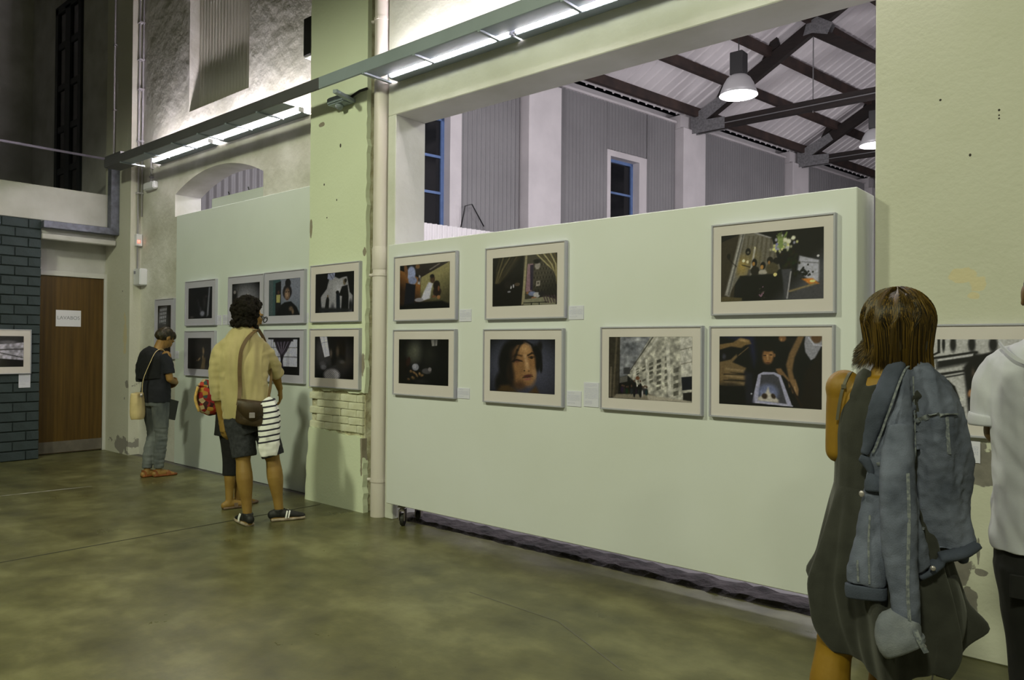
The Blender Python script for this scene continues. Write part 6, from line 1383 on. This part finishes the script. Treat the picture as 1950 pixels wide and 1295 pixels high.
# ---------------------------------------------------------------- man in the white shirt at the right edge
def man_white():
    r = empty('person', (-.265, 3.073, 0), .0862); tag(r, 'person in a white short-sleeved shirt cut off by the right picture edge', 'person')
    hc = (-0.017, 0.040, 1.686)
    lsh, lel, lwr = (-0.139, 0.000, 1.421), (-0.172, 0.020, 1.215), (-0.120, 0.240, 1.202)
    rsh, rel, rwr = (0.145, 0.000, 1.424), (0.183, 0.020, 1.219), (0.120, 0.240, 1.192)
    lhp, lkn, lan = (-0.075, 0.000, 0.834), (-0.061, 0.020, 0.434), (-0.042, -0.010, 0.087)
    rhp, rkn, ran = (0.077, 0.000, 0.835), (0.080, 0.020, 0.436), (0.092, -0.010, 0.088)
    P, M3 = head_parts(hc, yaw=-.15, pitch=.1, s=1.04)
    P.append(loft([(*(0.000, 0.000, 1.513), .075, .066), (*(-0.001, 0.010, 1.582), .060, .06), (*(-0.004, 0.020, 1.634), .056, .058)], 14, 3))
    P.append(loft([(*(0.001, 0.000, 0.783), .165, .12), (*(0.001, 0.000, 0.956), .17, .12), (*(0.001, 0.000, 1.182), .17, .125), (*(0.001, 0.000, 1.373), .165, .115), (*(0.001, 0.000, 1.460), .13, .085), (*(0.000, 0.000, 1.521), .08, .065)], 20, 4, e=2.3))
    P += arm(lsh, lel, lwr, 1.05)+arm(rsh, rel, rwr, 1.05)+hand(lwr, V(.9, .4, 0), V(0, -.3, -1), -1, .5, 1.05)+hand(rwr, V(-.9, .4, 0), V(0, -.3, -1), 1, .5, 1.05)
    P += [leg(lhp, lkn, lan, 1.05), leg(rhp, rkn, ran, 1.05)]+foot(lan, (-.2, 1, 0))+foot(ran, (.25, 1, 0))
    blob('body', P, 'skin_brown', r, .0065, 3); eyes(hc, M3, r, 1.04)
    def f(p, n): return .010*aniso(p, 9, 9, 5, 3)+.007*aniso(V(p.x+p.z*.6, p.y, p.z), 22, 14, 8, 6)
    S = [loft([(*(0.001, 0.000, 0.831), .188, .150), (*(0.001, 0.000, 0.922), .190, .150), (*(0.001, 0.000, 1.130), .188, .148), (*(0.001, -0.005, 1.339), .204, .146), (*(0.001, -0.005, 1.460), .195, .12), (*(0.000, 0.000, 1.521), .115, .088), (*(-0.001, 0.000, 1.547), .082, .076)], 24, 4, e=2.3),
         loft([(*(-0.108, 0.000, 1.452), .062, .080), (*(-0.151, 0.000, 1.435), .070, .074), (*(-0.172, 0.000, 1.363), .072), (*(-0.182, 0.010, 1.253), .072)], 16, 4), loft([(*(0.111, 0.000, 1.455), .062, .080), (*(0.156, 0.000, 1.438), .070, .074), (*(0.176, 0.000, 1.367), .072), (*(0.183, 0.010, 1.257), .072)], 16, 4)]
    sh = blob('shirt', S, 'shirt_white', r, .006, 2, f)
    MB().add(*loft([(*(-0.180, 0.010, 1.274), .0755, .0755), (*(-0.182, 0.010, 1.257), .077, .077), (*(-0.182, 0.010, 1.240), .0745, .0745)], 22, 2)).build('sleeve_hem', 'shirt_white', sh, smooth=True)
    c = V(*(-0.001, 0.000, 1.547)); MB().add(*loft([(c.x, c.y, c.z-.02, .088, .082), (c.x, c.y, c.z+.02, .080, .076), (c.x, c.y, c.z+.035, .074, .07)], 22, 2)).build('collar', 'shirt_white', sh, smooth=True)
    ribbon([(-0.162, -0.050, 1.525), (-0.127, -0.118, 1.485), (-0.077, -0.140, 1.456), (0.001, -0.150, 1.446), (0.077, -0.140, 1.458), (0.127, -0.118, 1.488)], .012, .004, 'yoke_seam', 'shirt_white', sh, wd=(0, 0, 1))
    T = [loft([(*(0.001, 0.000, 0.861), .178, .135), (*(0.001, 0.000, 0.765), .182, .14)], 20, 3), loft([(*(-0.075, 0.000, 0.782), .108, .12), (*(-0.066, 0.010, 0.608), .092, .10), (*(-0.061, 0.020, 0.434), .078, .085), (*(-0.046, -0.010, 0.087), .068, .08), (*(-0.042, -0.010, 0.004), .066, .09)], 18, 4), loft([(*(0.077, 0.000, 0.783), .108, .12), (*(0.077, 0.010, 0.610), .092, .10), (*(0.080, 0.020, 0.436), .078, .085), (*(0.089, -0.010, 0.088), .068, .08), (*(0.092, -0.010, 0.005), .066, .09)], 18, 4)]
    tr = blob('trousers', T, 'trouser_black', r, .008, 2, lambda p, n: .005*aniso(p, 12, 10, 10, 4))
    MB().add(*loft([(*(-0.092, -0.128, 0.768), .036, .008), (*(-0.092, -0.124, 0.695), .036, .008)], 8, 2, e=4)).build('back_pocket', 'trouser_black', tr)
    blob('hair', [ellip(V(*hc)+V(0, -.020, .036), (.081, .095, .088)), ellip(V(*hc)+V(0, -.062, -.02), (.066, .042, .07))], 'hair_grey', r, .006, 2, lambda p, n: .002*nz(p, 120, 3))
    shoe('shoe', r, lan, (-.2, 1, 0), 'shoe_black', 'shoe_black'); shoe('shoe', r, ran, (.25, 1, 0), 'shoe_black', 'shoe_black')
man_white()
